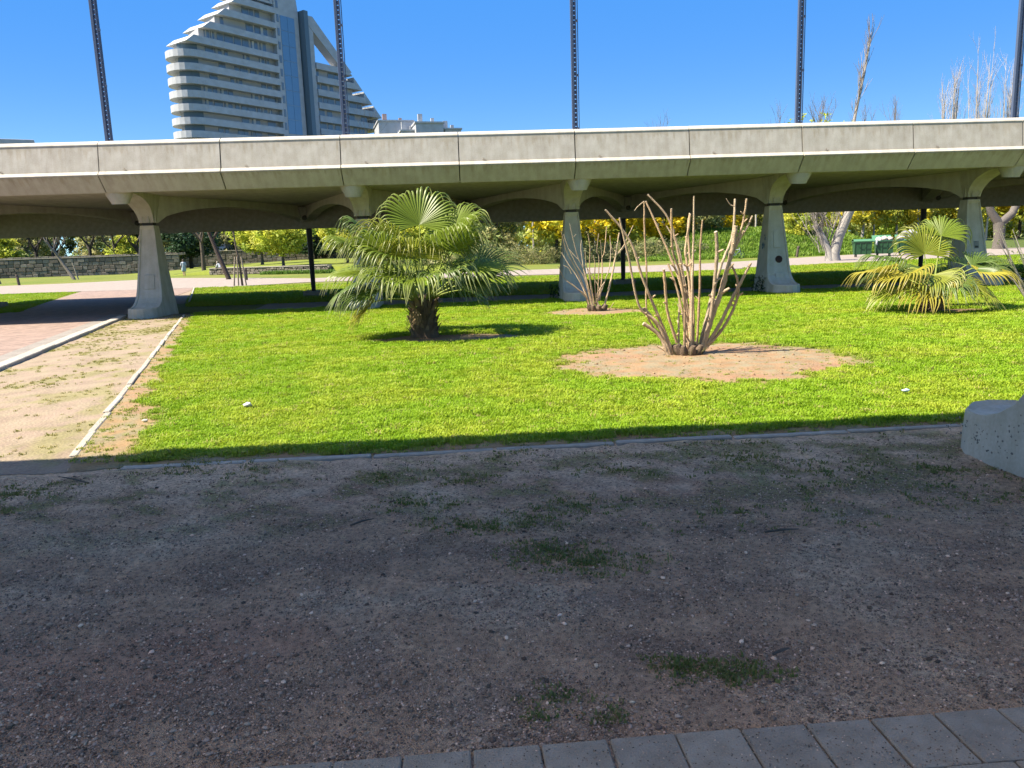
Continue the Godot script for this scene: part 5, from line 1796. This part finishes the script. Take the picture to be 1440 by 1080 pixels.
# ------------------------------------------------------------------ banks, walls, small things
func stone_wall(called: String, label: String, a: Vector2, b: Vector2, y0: float, h: float, size: float, sd: int) -> void:
	var w := thing(called, label, "wall", Vector3(a.x, y0, a.y), atan2(-(b.y - a.y), b.x - a.x))
	var l := a.distance_to(b)
	var core := MB.new()
	core.col = Color(0.16, 0.15, 0.13)
	core.box(Vector3(l / 2, h / 2 - 0.2, -0.3), Vector3(l, h + 0.36, 0.5))
	obj("core", core, M.stone, w)
	var rg := RandomNumberGenerator.new()
	rg.seed = sd
	var mb := MB.new()
	var y := 0.0
	while y < h - 0.05:
		var x := rg.randf_range(-0.2, 0.0)
		var hh := size * rg.randf_range(0.45, 0.75)
		while x < l:
			var ww := size * rg.randf_range(0.6, 1.6)
			var t := rg.randf_range(0.5, 1.25)
			mb.col = Color(0.30 * t, 0.28 * t, 0.24 * t).lerp(Color(0.28, 0.22, 0.17), rg.randf() * 0.5)
			mb.box(Vector3(x + ww / 2, y + hh / 2 + rg.randf_range(-0.03, 0.03), -0.05), Vector3(ww * 0.93, hh * 0.9, 0.2 + rg.randf_range(0, 0.12)), 0.03, Basis(Vector3.BACK, rg.randf_range(-0.07, 0.07)))
			x += ww
		y += hh
	stuff(obj("stones", mb, M.stone, w))
	var cap := MB.new()
	cap.col = Color(0.42, 0.39, 0.33)
	cap.box(Vector3(l / 2, h + 0.04, -0.25), Vector3(l, 0.1, 0.75), 0.02)
	obj("coping", cap, M.stone, w)

func capsule_field(bones: Array, cell: float, k: float) -> MB:
	# surface nets over a smooth union of tapered capsules: [a, b, ra, rb]
	var lo := Vector3.ONE * 1e9
	var hi := -lo
	for b in bones:
		var r := maxf(b[2], b[3]) + cell * 2.0
		for p in [b[0], b[1]]:
			lo = lo.min(p - Vector3.ONE * r)
			hi = hi.max(p + Vector3.ONE * r)
	var n := Vector3i(((hi - lo) / cell).ceil()) + Vector3i.ONE
	var f := PackedFloat32Array()
	f.resize(n.x * n.y * n.z)
	f.fill(1.0)
	for b in bones:
		var pa: Vector3 = b[0]
		var ba: Vector3 = b[1] - pa
		var l2 := maxf(ba.length_squared(), 1e-8)
		var r := maxf(b[2], b[3]) + k + cell * 2.0
		var mn := Vector3i(((pa.min(b[1]) - Vector3.ONE * r - lo) / cell).floor()).clamp(Vector3i.ZERO, n - Vector3i.ONE)
		var mx := Vector3i(((pa.max(b[1]) + Vector3.ONE * r - lo) / cell).ceil()).clamp(Vector3i.ZERO, n - Vector3i.ONE)
		for z in range(mn.z, mx.z + 1):
			for y in range(mn.y, mx.y + 1):
				for x in range(mn.x, mx.x + 1):
					var p := lo + Vector3(x, y, z) * cell
					var t := clampf((p - pa).dot(ba) / l2, 0, 1)
					var d := (p - pa - ba * t).length() - lerpf(b[2], b[3], t)
					var at := (z * n.y + y) * n.x + x
					var o := f[at]
					var h := maxf(k - absf(o - d), 0.0) / k
					f[at] = minf(o, d) - h * h * k * 0.25
	var mb := MB.new()
	var id := {}
	var st := [1, n.x, n.x * n.y]
	for z in n.z - 1:
		for y in n.y - 1:
			for x in n.x - 1:
				var at := (z * n.y + y) * n.x + x
				var sum := Vector3.ZERO
				var cnt := 0
				for e in 12:
					var ax := e / 4
					var u: int = (ax + 1) % 3
					var v2: int = (ax + 2) % 3
					var off := Vector3i.ZERO
					off[u] = e & 1
					off[v2] = (e >> 1) & 1
					var i0: int = at + off.x * st[0] + off.y * st[1] + off.z * st[2]
					var i1: int = i0 + st[ax]
					if (f[i0] < 0.0) != (f[i1] < 0.0):
						var q := Vector3(off)
						q[ax] += f[i0] / (f[i0] - f[i1])
						sum += q
						cnt += 1
				if cnt:
					id[at] = mb.vert(lo + (Vector3(x, y, z) + sum / cnt) * cell)
	for at in id:
		for ax in 3:
			var u: int = st[(ax + 1) % 3]
			var w: int = st[(ax + 2) % 3]
			var i1: int = at + st[ax]
			if i1 >= f.size() or (f[at] < 0.0) == (f[i1] < 0.0):
				continue
			if not (id.has(at - u) and id.has(at - w) and id.has(at - u - w)):
				continue
			var q := [id[at], id[at - u], id[at - u - w], id[at - w]]
			if f[at] < 0.0:
				mb.i.append_array(PackedInt32Array([q[0], q[2], q[1], q[0], q[3], q[2]]))
			else:
				mb.i.append_array(PackedInt32Array([q[0], q[1], q[2], q[0], q[2], q[3]]))
	return mb

func person(label: String, at: Vector3, turn: float, pose: String, top: Color, low: Color, hair: Color) -> void:
	var p := thing("person", label, "person", at, turn)
	var skin := Color(0.45, 0.27, 0.19)
	var B := []
	var C := []
	var L := []
	var head: Vector3
	var nose: Vector3
	if pose == "walk":
		head = Vector3(0.0, 1.56, 0.03)
		nose = Vector3(0, 0, 1)
		B = [[Vector3(0, 1.46, 0.0), Vector3(0, 1.38, 0), 0.055, 0.06], [Vector3(0, 1.28, 0), Vector3(0, 0.98, 0), 0.125, 0.13],
			[Vector3(-0.15, 1.33, 0), Vector3(0.15, 1.33, 0), 0.06, 0.06], [Vector3(-0.18, 1.32, 0), Vector3(-0.25, 1.05, -0.04), 0.048, 0.04], [Vector3(-0.25, 1.05, -0.04), Vector3(-0.25, 0.82, 0.08), 0.04, 0.03], [Vector3(0.18, 1.32, 0), Vector3(0.25, 1.05, -0.02), 0.048, 0.04], [Vector3(0.25, 1.05, -0.02), Vector3(0.24, 0.82, 0.03), 0.04, 0.03],
			[Vector3(-0.08, 0.9, 0), Vector3(-0.08, 0.5, 0.14), 0.09, 0.06], [Vector3(-0.08, 0.5, 0.14), Vector3(-0.08, 0.09, 0.12), 0.058, 0.04], [Vector3(-0.08, 0.06, 0.1), Vector3(-0.09, 0.04, 0.26), 0.04, 0.032],
			[Vector3(0.08, 0.9, 0), Vector3(0.08, 0.48, -0.06), 0.09, 0.06], [Vector3(0.08, 0.48, -0.06), Vector3(0.08, 0.12, -0.22), 0.056, 0.04], [Vector3(0.08, 0.08, -0.24), Vector3(0.09, 0.04, -0.1), 0.038, 0.032]]
		C = [[Vector3(0, 1.30, 0), Vector3(0, 0.98, 0), 0.145, 0.145], [Vector3(-0.14, 1.34, 0), Vector3(0.14, 1.34, 0), 0.07, 0.07], [Vector3(-0.17, 1.33, 0), Vector3(-0.24, 1.1, -0.03), 0.062, 0.06], [Vector3(0.17, 1.33, 0), Vector3(0.24, 1.1, -0.01), 0.062, 0.06]]
		L = [[Vector3(-0.06, 0.98, 0), Vector3(-0.09, 0.58, 0.08), 0.13, 0.14], [Vector3(0.06, 0.98, 0), Vector3(0.09, 0.58, -0.02), 0.13, 0.14]]
	else:
		head = Vector3(0.0, 1.02, 0.36)
		nose = Vector3(0, -0.5, 0.85)
		B = [[Vector3(0, 0.94, 0.30), Vector3(0, 0.86, 0.24), 0.055, 0.06], [Vector3(0, 0.78, 0.16), Vector3(0, 0.52, -0.02), 0.13, 0.14], [Vector3(-0.16, 0.84, 0.2), Vector3(0.16, 0.84, 0.2), 0.06, 0.06],
			[Vector3(-0.18, 0.82, 0.2), Vector3(-0.23, 0.58, 0.28), 0.05, 0.042], [Vector3(-0.23, 0.58, 0.28), Vector3(-0.1, 0.48, 0.45), 0.04, 0.03], [Vector3(0.18, 0.82, 0.2), Vector3(0.23, 0.58, 0.28), 0.05, 0.042], [Vector3(0.23, 0.58, 0.28), Vector3(0.1, 0.48, 0.45), 0.04, 0.03],
			[Vector3(-0.1, 0.5, 0), Vector3(-0.12, 0.5, 0.42), 0.09, 0.065], [Vector3(-0.12, 0.5, 0.42), Vector3(-0.12, 0.08, 0.42), 0.058, 0.042], [Vector3(-0.12, 0.05, 0.42), Vector3(-0.12, 0.04, 0.56), 0.04, 0.032],
			[Vector3(0.1, 0.5, 0), Vector3(0.12, 0.5, 0.42), 0.09, 0.065], [Vector3(0.12, 0.5, 0.42), Vector3(0.12, 0.08, 0.42), 0.058, 0.042], [Vector3(0.12, 0.05, 0.42), Vector3(0.12, 0.04, 0.56), 0.04, 0.032]]
		C = [[Vector3(0, 0.80, 0.17), Vector3(0, 0.56, 0.0), 0.145, 0.15], [Vector3(-0.15, 0.85, 0.2), Vector3(0.15, 0.85, 0.2), 0.072, 0.072], [Vector3(-0.18, 0.83, 0.2), Vector3(-0.23, 0.62, 0.27), 0.064, 0.06], [Vector3(0.18, 0.83, 0.2), Vector3(0.23, 0.62, 0.27), 0.064, 0.06]]
		L = [[Vector3(-0.1, 0.5, 0), Vector3(-0.12, 0.5, 0.42), 0.105, 0.08], [Vector3(-0.12, 0.5, 0.42), Vector3(-0.12, 0.12, 0.42), 0.076, 0.065], [Vector3(0.1, 0.5, 0), Vector3(0.12, 0.5, 0.42), 0.105, 0.08], [Vector3(0.12, 0.5, 0.42), Vector3(0.12, 0.12, 0.42), 0.076, 0.065]]
	B.append([head + Vector3(0, 0.03, -0.01), head + Vector3(0, -0.05, 0.0) + nose * 0.02, 0.092, 0.07])
	B.append([head + nose * 0.085, head + nose * 0.1 + Vector3(0, -0.02, 0), 0.016, 0.018])
	for s in [-1.0, 1.0]:
		B.append([head + Vector3(s * 0.088, 0.01, 0), head + Vector3(s * 0.09, -0.025, 0), 0.016, 0.014])
		var e: Array = B[4 if s < 0 else 6]
		for k in 4:
			var hd: Vector3 = (e[1] - e[0]).normalized()
			B.append([e[1] + hd * 0.03 + Vector3(0, 0, (k - 1.5) * 0.016), e[1] + hd * (0.12 - absf(k - 1.3) * 0.012) + Vector3(0, 0, (k - 1.5) * 0.02 + 0.01), 0.012, 0.009])
	var body := capsule_field(B, 0.02, 0.035)
	for k in body.c.size():
		body.c[k] = skin
	obj("body", body, M.cloth, p)
	var cl := capsule_field(C, 0.025, 0.06)
	for k in cl.c.size():
		cl.c[k] = top
	obj("top", cl, M.cloth, p)
	var lw := capsule_field(L, 0.025, 0.06)
	for k in lw.c.size():
		lw.c[k] = low
	obj("skirt" if pose == "walk" else "trousers", lw, M.cloth, p)
	var hr := capsule_field([[head + Vector3(0, 0.045, -0.03), head + Vector3(0, -0.03, -0.055) - nose * 0.01, 0.098, 0.075]], 0.02, 0.03)
	for k in hr.c.size():
		hr.c[k] = hair
	obj("hair", hr, M.cloth, p)

func build_details() -> void:
	# grassy bank on the right beyond the path
	var bank_y := func(x: float, z: float) -> float:
		var t := smoothstep(-74.0 - 0.12 * maxf(0.0, x - 20.0), -86.0 - 0.12 * maxf(0.0, x - 20.0), z)
		var e := smoothstep(14.0, 20.0, x) * (1.0 - smoothstep(33.0, 42.0, x) * 0.75)
		return -0.02 + (2.6 * e + 0.2) * t + 0.1 * t * patchy.get_noise_2d(x * 20.0, z * 20.0)
	struct("grass_bank", sheet(Vector2(4, -72), Vector2(100, -82), Vector2(140, -122), Vector2(2, -112), 70, 40, bank_y, func(x, z): return Color(0.10, 0.15, 0.03)), M.earth)
	var tuft := grass_tuft(16, 0.34, 0.3, 12, 0.03)
	var list := []
	var cols := []
	rng.seed = 500
	for k in 5200:
		var x := rng.randf_range(13, 46)
		var z := -73.5 - 0.12 * maxf(0.0, x - 20.0) - rng.randf() * 17.0
		list.append(at_random(Vector3(x, bank_y.call(x, z), z), rng.randf_range(0.7, 1.6), 0.3))
		cols.append(Color(0.16, 0.30, 0.03).lerp(Color(0.32, 0.46, 0.07), rng.randf() * 0.8 + 0.4 * patchy.get_noise_2d(x * 20.0, z * 20.0)))
	scatter("bank_growth", tuft, list, cols)
	# low shrubs at the foot of the wood, centre
	var hedge := []
	cols = []
	for k in 900:
		var x := rng.randf_range(-14, 20)
		var z := -77.0 - rng.randf() * 6.0
		var y := rng.randf() * (1.6 + 0.8 * patchy.get_noise_2d(x * 30.0, 1.0))
		hedge.append(at_random(Vector3(x, y, z), rng.randf_range(0.5, 0.9), 1.0))
		cols.append((OLIVE[rng.randi() % 4] as Color).lerp(Color(0.26, 0.24, 0.14), rng.randf() * 0.7))
	var cm := crown_mesh([[Vector3.ZERO, Vector3(0.8, 0.6, 0.8)]], 30, 0.16, [Color(1, 1, 1)], 5)
	cm.surface_set_material(0, M.leaf)
	scatter("undergrowth", cm, hedge, cols)
	# raised lawn behind the low wall; its green growth at the wall's foot
	var raised := MB.new()
	var rl := Color(0.24, 0.30, 0.035)
	raised.grid([[Vector3(-37, -0.2, -82.9), Vector3(-30.6, -0.2, -81.0), Vector3(-17.5, -0.2, -74.95), Vector3(0, -0.2, -72.8)], [Vector3(-37, -0.08, -83), Vector3(-30.6, 0.5, -81.1), Vector3(-17.5, 0.56, -75.1), Vector3(0, -0.1, -73)], [Vector3(-50, -0.05, -101), Vector3(-42, 0.4, -104), Vector3(-26, 0.9, -104), Vector3(-2, 0.3, -98)], [Vector3(-62, -0.05, -121), Vector3(-48, 0.5, -124), Vector3(-30, 1.2, -128), Vector3(-4, 0.8, -122)]], Vector3.UP, [[rl, rl, rl, rl], [rl, rl, rl, rl], [rl, rl, rl, rl], [rl, rl, rl, rl]])
	struct("raised_lawn", raised, M.earth)
	stone_wall("stone_wall", "long rough grey stone wall at the left, behind the leaning tree", Vector2(-82, -102), Vector2(-45.5, -108), -0.1, 2.5, 0.75, 71)
	stone_wall("stone_wall", "farther brownish stone wall behind the two people and the lime tree", Vector2(-62, -122), Vector2(-19, -126), 0.2, 2.6, 0.75, 72)
	stone_wall("low_wall", "low pale rubble wall on which the stooping person sits", Vector2(-31.0, -80.8), Vector2(-17.2, -74.5), 0.0, 0.62, 0.42, 73)
	list = []
	cols = []
	for k in 260:
		var t := rng.randf()
		list.append(at_random(Vector3(lerpf(-23.5, -16.0, t), 0.0, lerpf(-75.6, -71.5, t) + rng.randf_range(0, 1.6)), rng.randf_range(0.6, 1.4), 0.3))
		cols.append(Color(0.11, 0.22, 0.03).lerp(Color(0.18, 0.30, 0.05), rng.randf()))
	scatter("wall_foot_growth", tuft, list, cols)
	# people
	person("person in a pale blue dress walking away along the path near the low wall", Vector3(-32.9, 0, -79.0), PI + 0.5, "walk", Color(0.50, 0.56, 0.60), Color(0.42, 0.54, 0.58), Color(0.10, 0.08, 0.06))
	person("person in a white shirt and dark trousers sitting stooped on the low wall", Vector3(-29.7, 0.2, -80.3), -2.0, "sit", Color(0.66, 0.68, 0.72), Color(0.04, 0.05, 0.10), Color(0.50, 0.45, 0.38))
	person("person in a mauve top walking behind the small cut shrub", Vector3(8.7, 0, -80.5), -1.2, "walk", Color(0.40, 0.32, 0.42), Color(0.45, 0.42, 0.46), Color(0.30, 0.22, 0.15))
	person("person in dark and red clothes beside the mauve one, left of her", Vector3(7.3, 0, -81.5), -1.4, "walk", Color(0.05, 0.05, 0.07), Color(0.30, 0.06, 0.06), Color(0.04, 0.03, 0.03))
	person("person in a red top walking between the back post and large cut shrub", Vector3(12.1, 0, -80.0), 1.5, "walk", Color(0.48, 0.07, 0.06), Color(0.45, 0.45, 0.5), Color(0.06, 0.04, 0.03))
	# wheeled bins by the path
	var bin := thing("waste_container", "green wheeled waste container with its lid shut, left of the other bins", "waste container", Vector3(28.7, 0, -63.0), -0.25, "green waste containers by the path")
	var bm := MB.new()
	var lo := [Vector3(-0.58, 0.22, 0.40), Vector3(0.58, 0.22, 0.40), Vector3(0.58, 0.22, -0.40), Vector3(-0.58, 0.22, -0.40)]
	var hi := [Vector3(-0.68, 1.22, 0.53), Vector3(0.68, 1.22, 0.53), Vector3(0.68, 1.22, -0.53), Vector3(-0.68, 1.22, -0.53)]
	for k in 4:
		bm.quado(lo[k], lo[(k + 1) % 4], hi[(k + 1) % 4], hi[k], Vector3(0, 0.7, 0))
	bm.quado(lo[0], lo[1], lo[2], lo[3], Vector3(0, 0.7, 0))
	bm.box(Vector3(0, 1.22, 0), Vector3(1.44, 0.09, 1.14), 0.02)
	for s in [-0.62, -0.2, 0.2, 0.62]:
		bm.box(Vector3(s, 0.72, 0.475), Vector3(0.06, 0.95, 0.05), 0.01, Basis(Vector3.RIGHT, 0.13))
	obj("body", bm, M.bin, bin)
	var lid := MB.new()
	var rows := []
	for r in 7:
		var a := PI * r / 6.0
		var row := []
		for k in 9:
			row.append(Vector3(-0.72 + 1.44 * k / 8.0, 1.27 + 0.16 * sin(a) + (0.012 if k % 2 else 0.0), 0.56 * cos(a)))
		rows.append(row)
	lid.grid(rows)
	lid.box(Vector3(0, 1.275, 0), Vector3(1.46, 0.03, 1.15), 0.008)
	var lo_ := obj("lid", lid, M.lid, bin)
	for s in [-0.76, 0.76]:
		var pn := MB.new()
		pn.tube([Vector3(s - 0.06 * signf(s), 1.05, 0), Vector3(s + 0.04 * signf(s), 1.05, 0)], [0.03, 0.03], 8)
		obj("lifting_pin", pn, M.black, bin)
	for x in [-0.45, 0.45]:
		for z in [-0.3, 0.3]:
			var wh := MB.new()
			wh.tube([Vector3(x - 0.03, 0.1, z), Vector3(x + 0.03, 0.1, z)], [0.1, 0.1], 12)
			wh.box(Vector3(x, 0.2, z), Vector3(0.09, 0.1, 0.06))
			obj("wheel", wh, M.black, bin)
	var hb := MB.new()
	hb.tube([Vector3(-0.5, 1.13, 0.56), Vector3(-0.5, 1.13, 0.64), Vector3(0.5, 1.13, 0.64), Vector3(0.5, 1.13, 0.56)], [0.018, 0.018, 0.018, 0.018], 6)
	obj("handle", hb, M.black, bin)
	var b2 := dup(bin, "waste_container", Vector3(30.75, 0, -63.6), -0.3, "green waste container heaped with white rubbish bags, lid open, beside the shut one", "green waste containers by the path")
	var l2: Node3D = b2.get_node("lid")
	l2.position = Vector3(0, 1.27, -0.56) - Basis(Vector3.RIGHT, -2.75) * Vector3(0, 1.27, -0.56)
	l2.basis = Basis(Vector3.RIGHT, -2.75)
	var b3 := dup(bin, "waste_container", Vector3(33.0, 0, -64.4), -0.35, "green waste container with a heap of grey bags, behind the smaller palm", "green waste containers by the path")
	var l3: Node3D = b3.get_node("lid")
	l3.position = Vector3(0, 1.27, -0.56) - Basis(Vector3.RIGHT, -2.75) * Vector3(0, 1.27, -0.56)
	l3.basis = Basis(Vector3.RIGHT, -2.75)
	rng.seed = 600
	var tones := [["white", Color(0.68, 0.66, 0.64)], ["cream", Color(0.62, 0.55, 0.46)], ["pinkish", Color(0.60, 0.48, 0.44)], ["bluish white", Color(0.58, 0.62, 0.68)]]
	var spots := ["at the left of the heap on the open bin", "in the middle of the heap on the open bin", "at the right of the heap on the open bin", "hanging over the open bin's left corner"]
	for k in 4:
		var mb := MB.new()
		mb.col = tones[k][1]
		mb.ball(Vector3.ZERO, Vector3(0.26, 0.2, 0.24) if k < 3 else Vector3(0.08, 0.2, 0.07), 10, 7, 0.22, k)
		var o := tag(obj("rubbish_bag", mb, M.cloth), tones[k][0] + " rubbish bag " + spots[k], "rubbish bag", "rubbish bags on the containers")
		o.position = Vector3(30.75, 0, -63.6) + Basis(Vector3.UP, -0.3) * [Vector3(-0.38, 1.36, 0.1), Vector3(0.03, 1.42, 0.15), Vector3(0.42, 1.36, 0.05), Vector3(-0.62, 1.12, 0.58)][k]
	for k in 5:
		var mb := MB.new()
		var g := rng.randf_range(0.22, 0.5)
		mb.col = Color(g, g, g * 1.08)
		mb.ball(Vector3.ZERO, Vector3(0.34, 0.24, 0.3), 10, 7, 0.25, 20 + k)
		var o := tag(obj("rubbish_bag", mb, M.cloth), ["pale grey bag at the left end of the third bin's heap", "mid grey bag second from the left on the third bin", "grey bag in the middle of the third bin's heap", "grey bag second from the right on the third bin", "grey bag at the right end of the third bin's heap"][k], "rubbish bag", "grey bags on the third container")
		o.position = Vector3(33.0 - 0.5 + 0.26 * k, 1.45 + 0.22 * (k % 2) + 0.06 * k, -64.3)
	# bicycle leaning at the path edge
	var bk := thing("bicycle", "pale bicycle standing at the foot of the bank left of the fourth column", "bicycle", Vector3(20.4, 0.05, -69.5), 0.25)
	for x in [-0.52, 0.52]:
		var ty := MB.new()
		var pts := []
		var rr := []
		for k in 25:
			pts.append(Vector3(x + 0.33 * cos(TAU * k / 24.0), 0.35 + 0.33 * sin(TAU * k / 24.0), 0))
			rr.append(0.024)
		ty.tube(pts, rr, 6, 1.0, false)
		var wh := obj("wheel", ty, M.black, bk)
		var sp := MB.new()
		sp.col = Color(0.6, 0.6, 0.62)
		for k in 10:
			var a := TAU * k / 10.0
			sp.tube([Vector3(x, 0.35, 0), Vector3(x + 0.32 * cos(a), 0.35 + 0.32 * sin(a), 0)], [0.005, 0.005], 3)
		obj("spokes", sp, M.plain, wh)
	var fr := MB.new()
	fr.col = Color(0.62, 0.66, 0.70)
	var bb := Vector3(-0.08, 0.32, 0)
	var seat := Vector3(-0.24, 0.86, 0)
	var hd := Vector3(0.36, 0.84, 0)
	for e in [[bb, seat], [bb, hd + Vector3(0.02, -0.1, 0)], [seat + Vector3(0.03, -0.08, 0), hd], [bb, Vector3(-0.52, 0.35, 0)], [seat + Vector3(0.02, -0.06, 0), Vector3(-0.52, 0.35, 0)], [hd, Vector3(0.52, 0.35, 0)], [hd, hd + Vector3(-0.03, 0.16, 0)]]:
		fr.tube([e[0], e[1]], [0.026, 0.026], 6)
	obj("frame", fr, M.plain, bk)
	var hn := MB.new()
	hn.tube([Vector3(0.24, 1.02, -0.28), Vector3(0.33, 1.0, -0.1), Vector3(0.33, 1.0, 0.1), Vector3(0.24, 1.02, 0.28)], [0.018, 0.015, 0.015, 0.018], 6)
	obj("handlebar", hn, M.black, bk)
	var sd := MB.new()
	sd.ball(Vector3(-0.26, 0.92, 0), Vector3(0.15, 0.05, 0.08), 10, 6)
	sd.tube([Vector3(-0.24, 0.85, 0), Vector3(-0.26, 0.92, 0)], [0.016, 0.016], 6)
	obj("saddle", sd, M.black, bk)
	# bollards along the path
	var bo := thing("bollard", "short dark wooden bollard at the path's left, before the stone wall", "bollard", Vector3(-40.5, 0, -64.3), 0.0, "wooden bollards along the path")
	var pm := MB.new()
	pm.col = Color(0.17, 0.14, 0.11)
	pm.tube([Vector3(0, -0.1, 0), Vector3(-0.06, 0.5, 0), Vector3(-0.12, 0.86, 0), Vector3(-0.125, 0.9, 0)], [0.11, 0.105, 0.10, 0.07], 10)
	obj("post", pm, M.bark, bo)
	var ring := MB.new()
	ring.col = Color(0.10, 0.09, 0.08)
	ring.tube([Vector3(-0.1, 0.70, 0), Vector3(-0.105, 0.75, 0)], [0.109, 0.109], 10)
	obj("band", ring, M.bark, bo)
	dup(bo, "bollard", Vector3(-19.3, 0, -57.2), 1.9, "short dark bollard standing before the low wall, right of the sapling", "wooden bollards along the path")
	dup(bo, "bollard", Vector3(26.6, 0.0, -71.5), 2.4, "short dark bollard between the fourth column and the white poplar", "wooden bollards along the path", 1.1)
	# small weeds tucked against the columns
	for e in [[7.72, -23.9, "dark weed tuft at the left foot of the fourth column", 0.5], [1.45, -24.1, "dark weed tuft at the left foot of the column behind the small cut shrub", 0.45]]:
		var mb := MB.new()
		var rg := RandomNumberGenerator.new()
		rg.seed = 44
		for k in 90:
			var q := Vector3(rg.randf_range(-0.2, 0.2), rg.randf_range(0, e[3]), rg.randf_range(-0.2, 0.2))
			var a := Vector3(rg.randfn(), rg.randfn(), rg.randfn()).normalized() * 0.07
			var b := a.cross(Vector3(0.2, 1, 0.3)).normalized() * 0.025
			mb.col = Color(0.06, 0.10, 0.03) * rg.randf_range(0.7, 1.4)
			mb.quad(q - a, q + b, q + a, q - b)
		var o := tag(obj("weed", mb, M.leaf), e[2], "weed")
		o.position = Vector3(e[0], 0, e[1])

func _ready() -> void:
	# camera, sky, sun, exposure
	var cam := Camera3D.new()
	cam.name = "camera"
	cam.keep_aspect = Camera3D.KEEP_HEIGHT
	cam.fov = 53.13
	cam.near = 0.05
	cam.far = 4000.0
	cam.position = Vector3(0, 1.6, 0)
	cam.rotation_order = EULER_ORDER_YXZ
	cam.rotation = Vector3(deg_to_rad(-9.963), 0, deg_to_rad(-1.95))
	add_child(cam)
	cam.current = true
	var env := Environment.new()
	env.background_mode = Environment.BG_SKY
	var sky := Sky.new()
	var sm_ := ProceduralSkyMaterial.new()
	sm_.sky_top_color = lin(0.0257, 0.1130, 0.3121)
	sm_.sky_horizon_color = lin(0.3190, 0.5271, 0.5825)
	sm_.sky_curve = 0.05
	sm_.sky_energy_multiplier = 1.0
	sm_.ground_bottom_color = Color(0.30, 0.30, 0.26)
	sm_.ground_horizon_color = Color(0.50, 0.60, 0.66)
	sm_.sun_angle_max = 55.0  # glow around the sun, out of view, widened to warm the shade
	sm_.sun_curve = 0.36
	sky.sky_material = sm_
	env.sky = sky
	env.tonemap_mode = Environment.TONE_MAPPER_LINEAR
	env.tonemap_exposure = 3.1
	env.sdfgi_enabled = true
	env.ssao_enabled = true
	env.ssil_enabled = true
	var we := WorldEnvironment.new()
	we.name = "world"
	we.environment = env
	add_child(we)
	var sun := DirectionalLight3D.new()
	sun.name = "sun"
	sun.light_energy = 1.5
	sun.light_color = Color(1.0, 0.955, 0.88)
	sun.light_angular_distance = 0.5
	sun.shadow_enabled = true
	var az := deg_to_rad(15.0)
	var el := deg_to_rad(54.0)
	var to_sun := Vector3(-cos(az) * cos(el), sin(el), sin(az) * cos(el))
	add_child(sun)
	sun.look_at_from_position(to_sun * 50.0, Vector3.ZERO, Vector3.UP)
	make_materials()
	build_ground()
	build_bridges()
	build_tower()
	build_plants()
	build_trees()
	build_details()
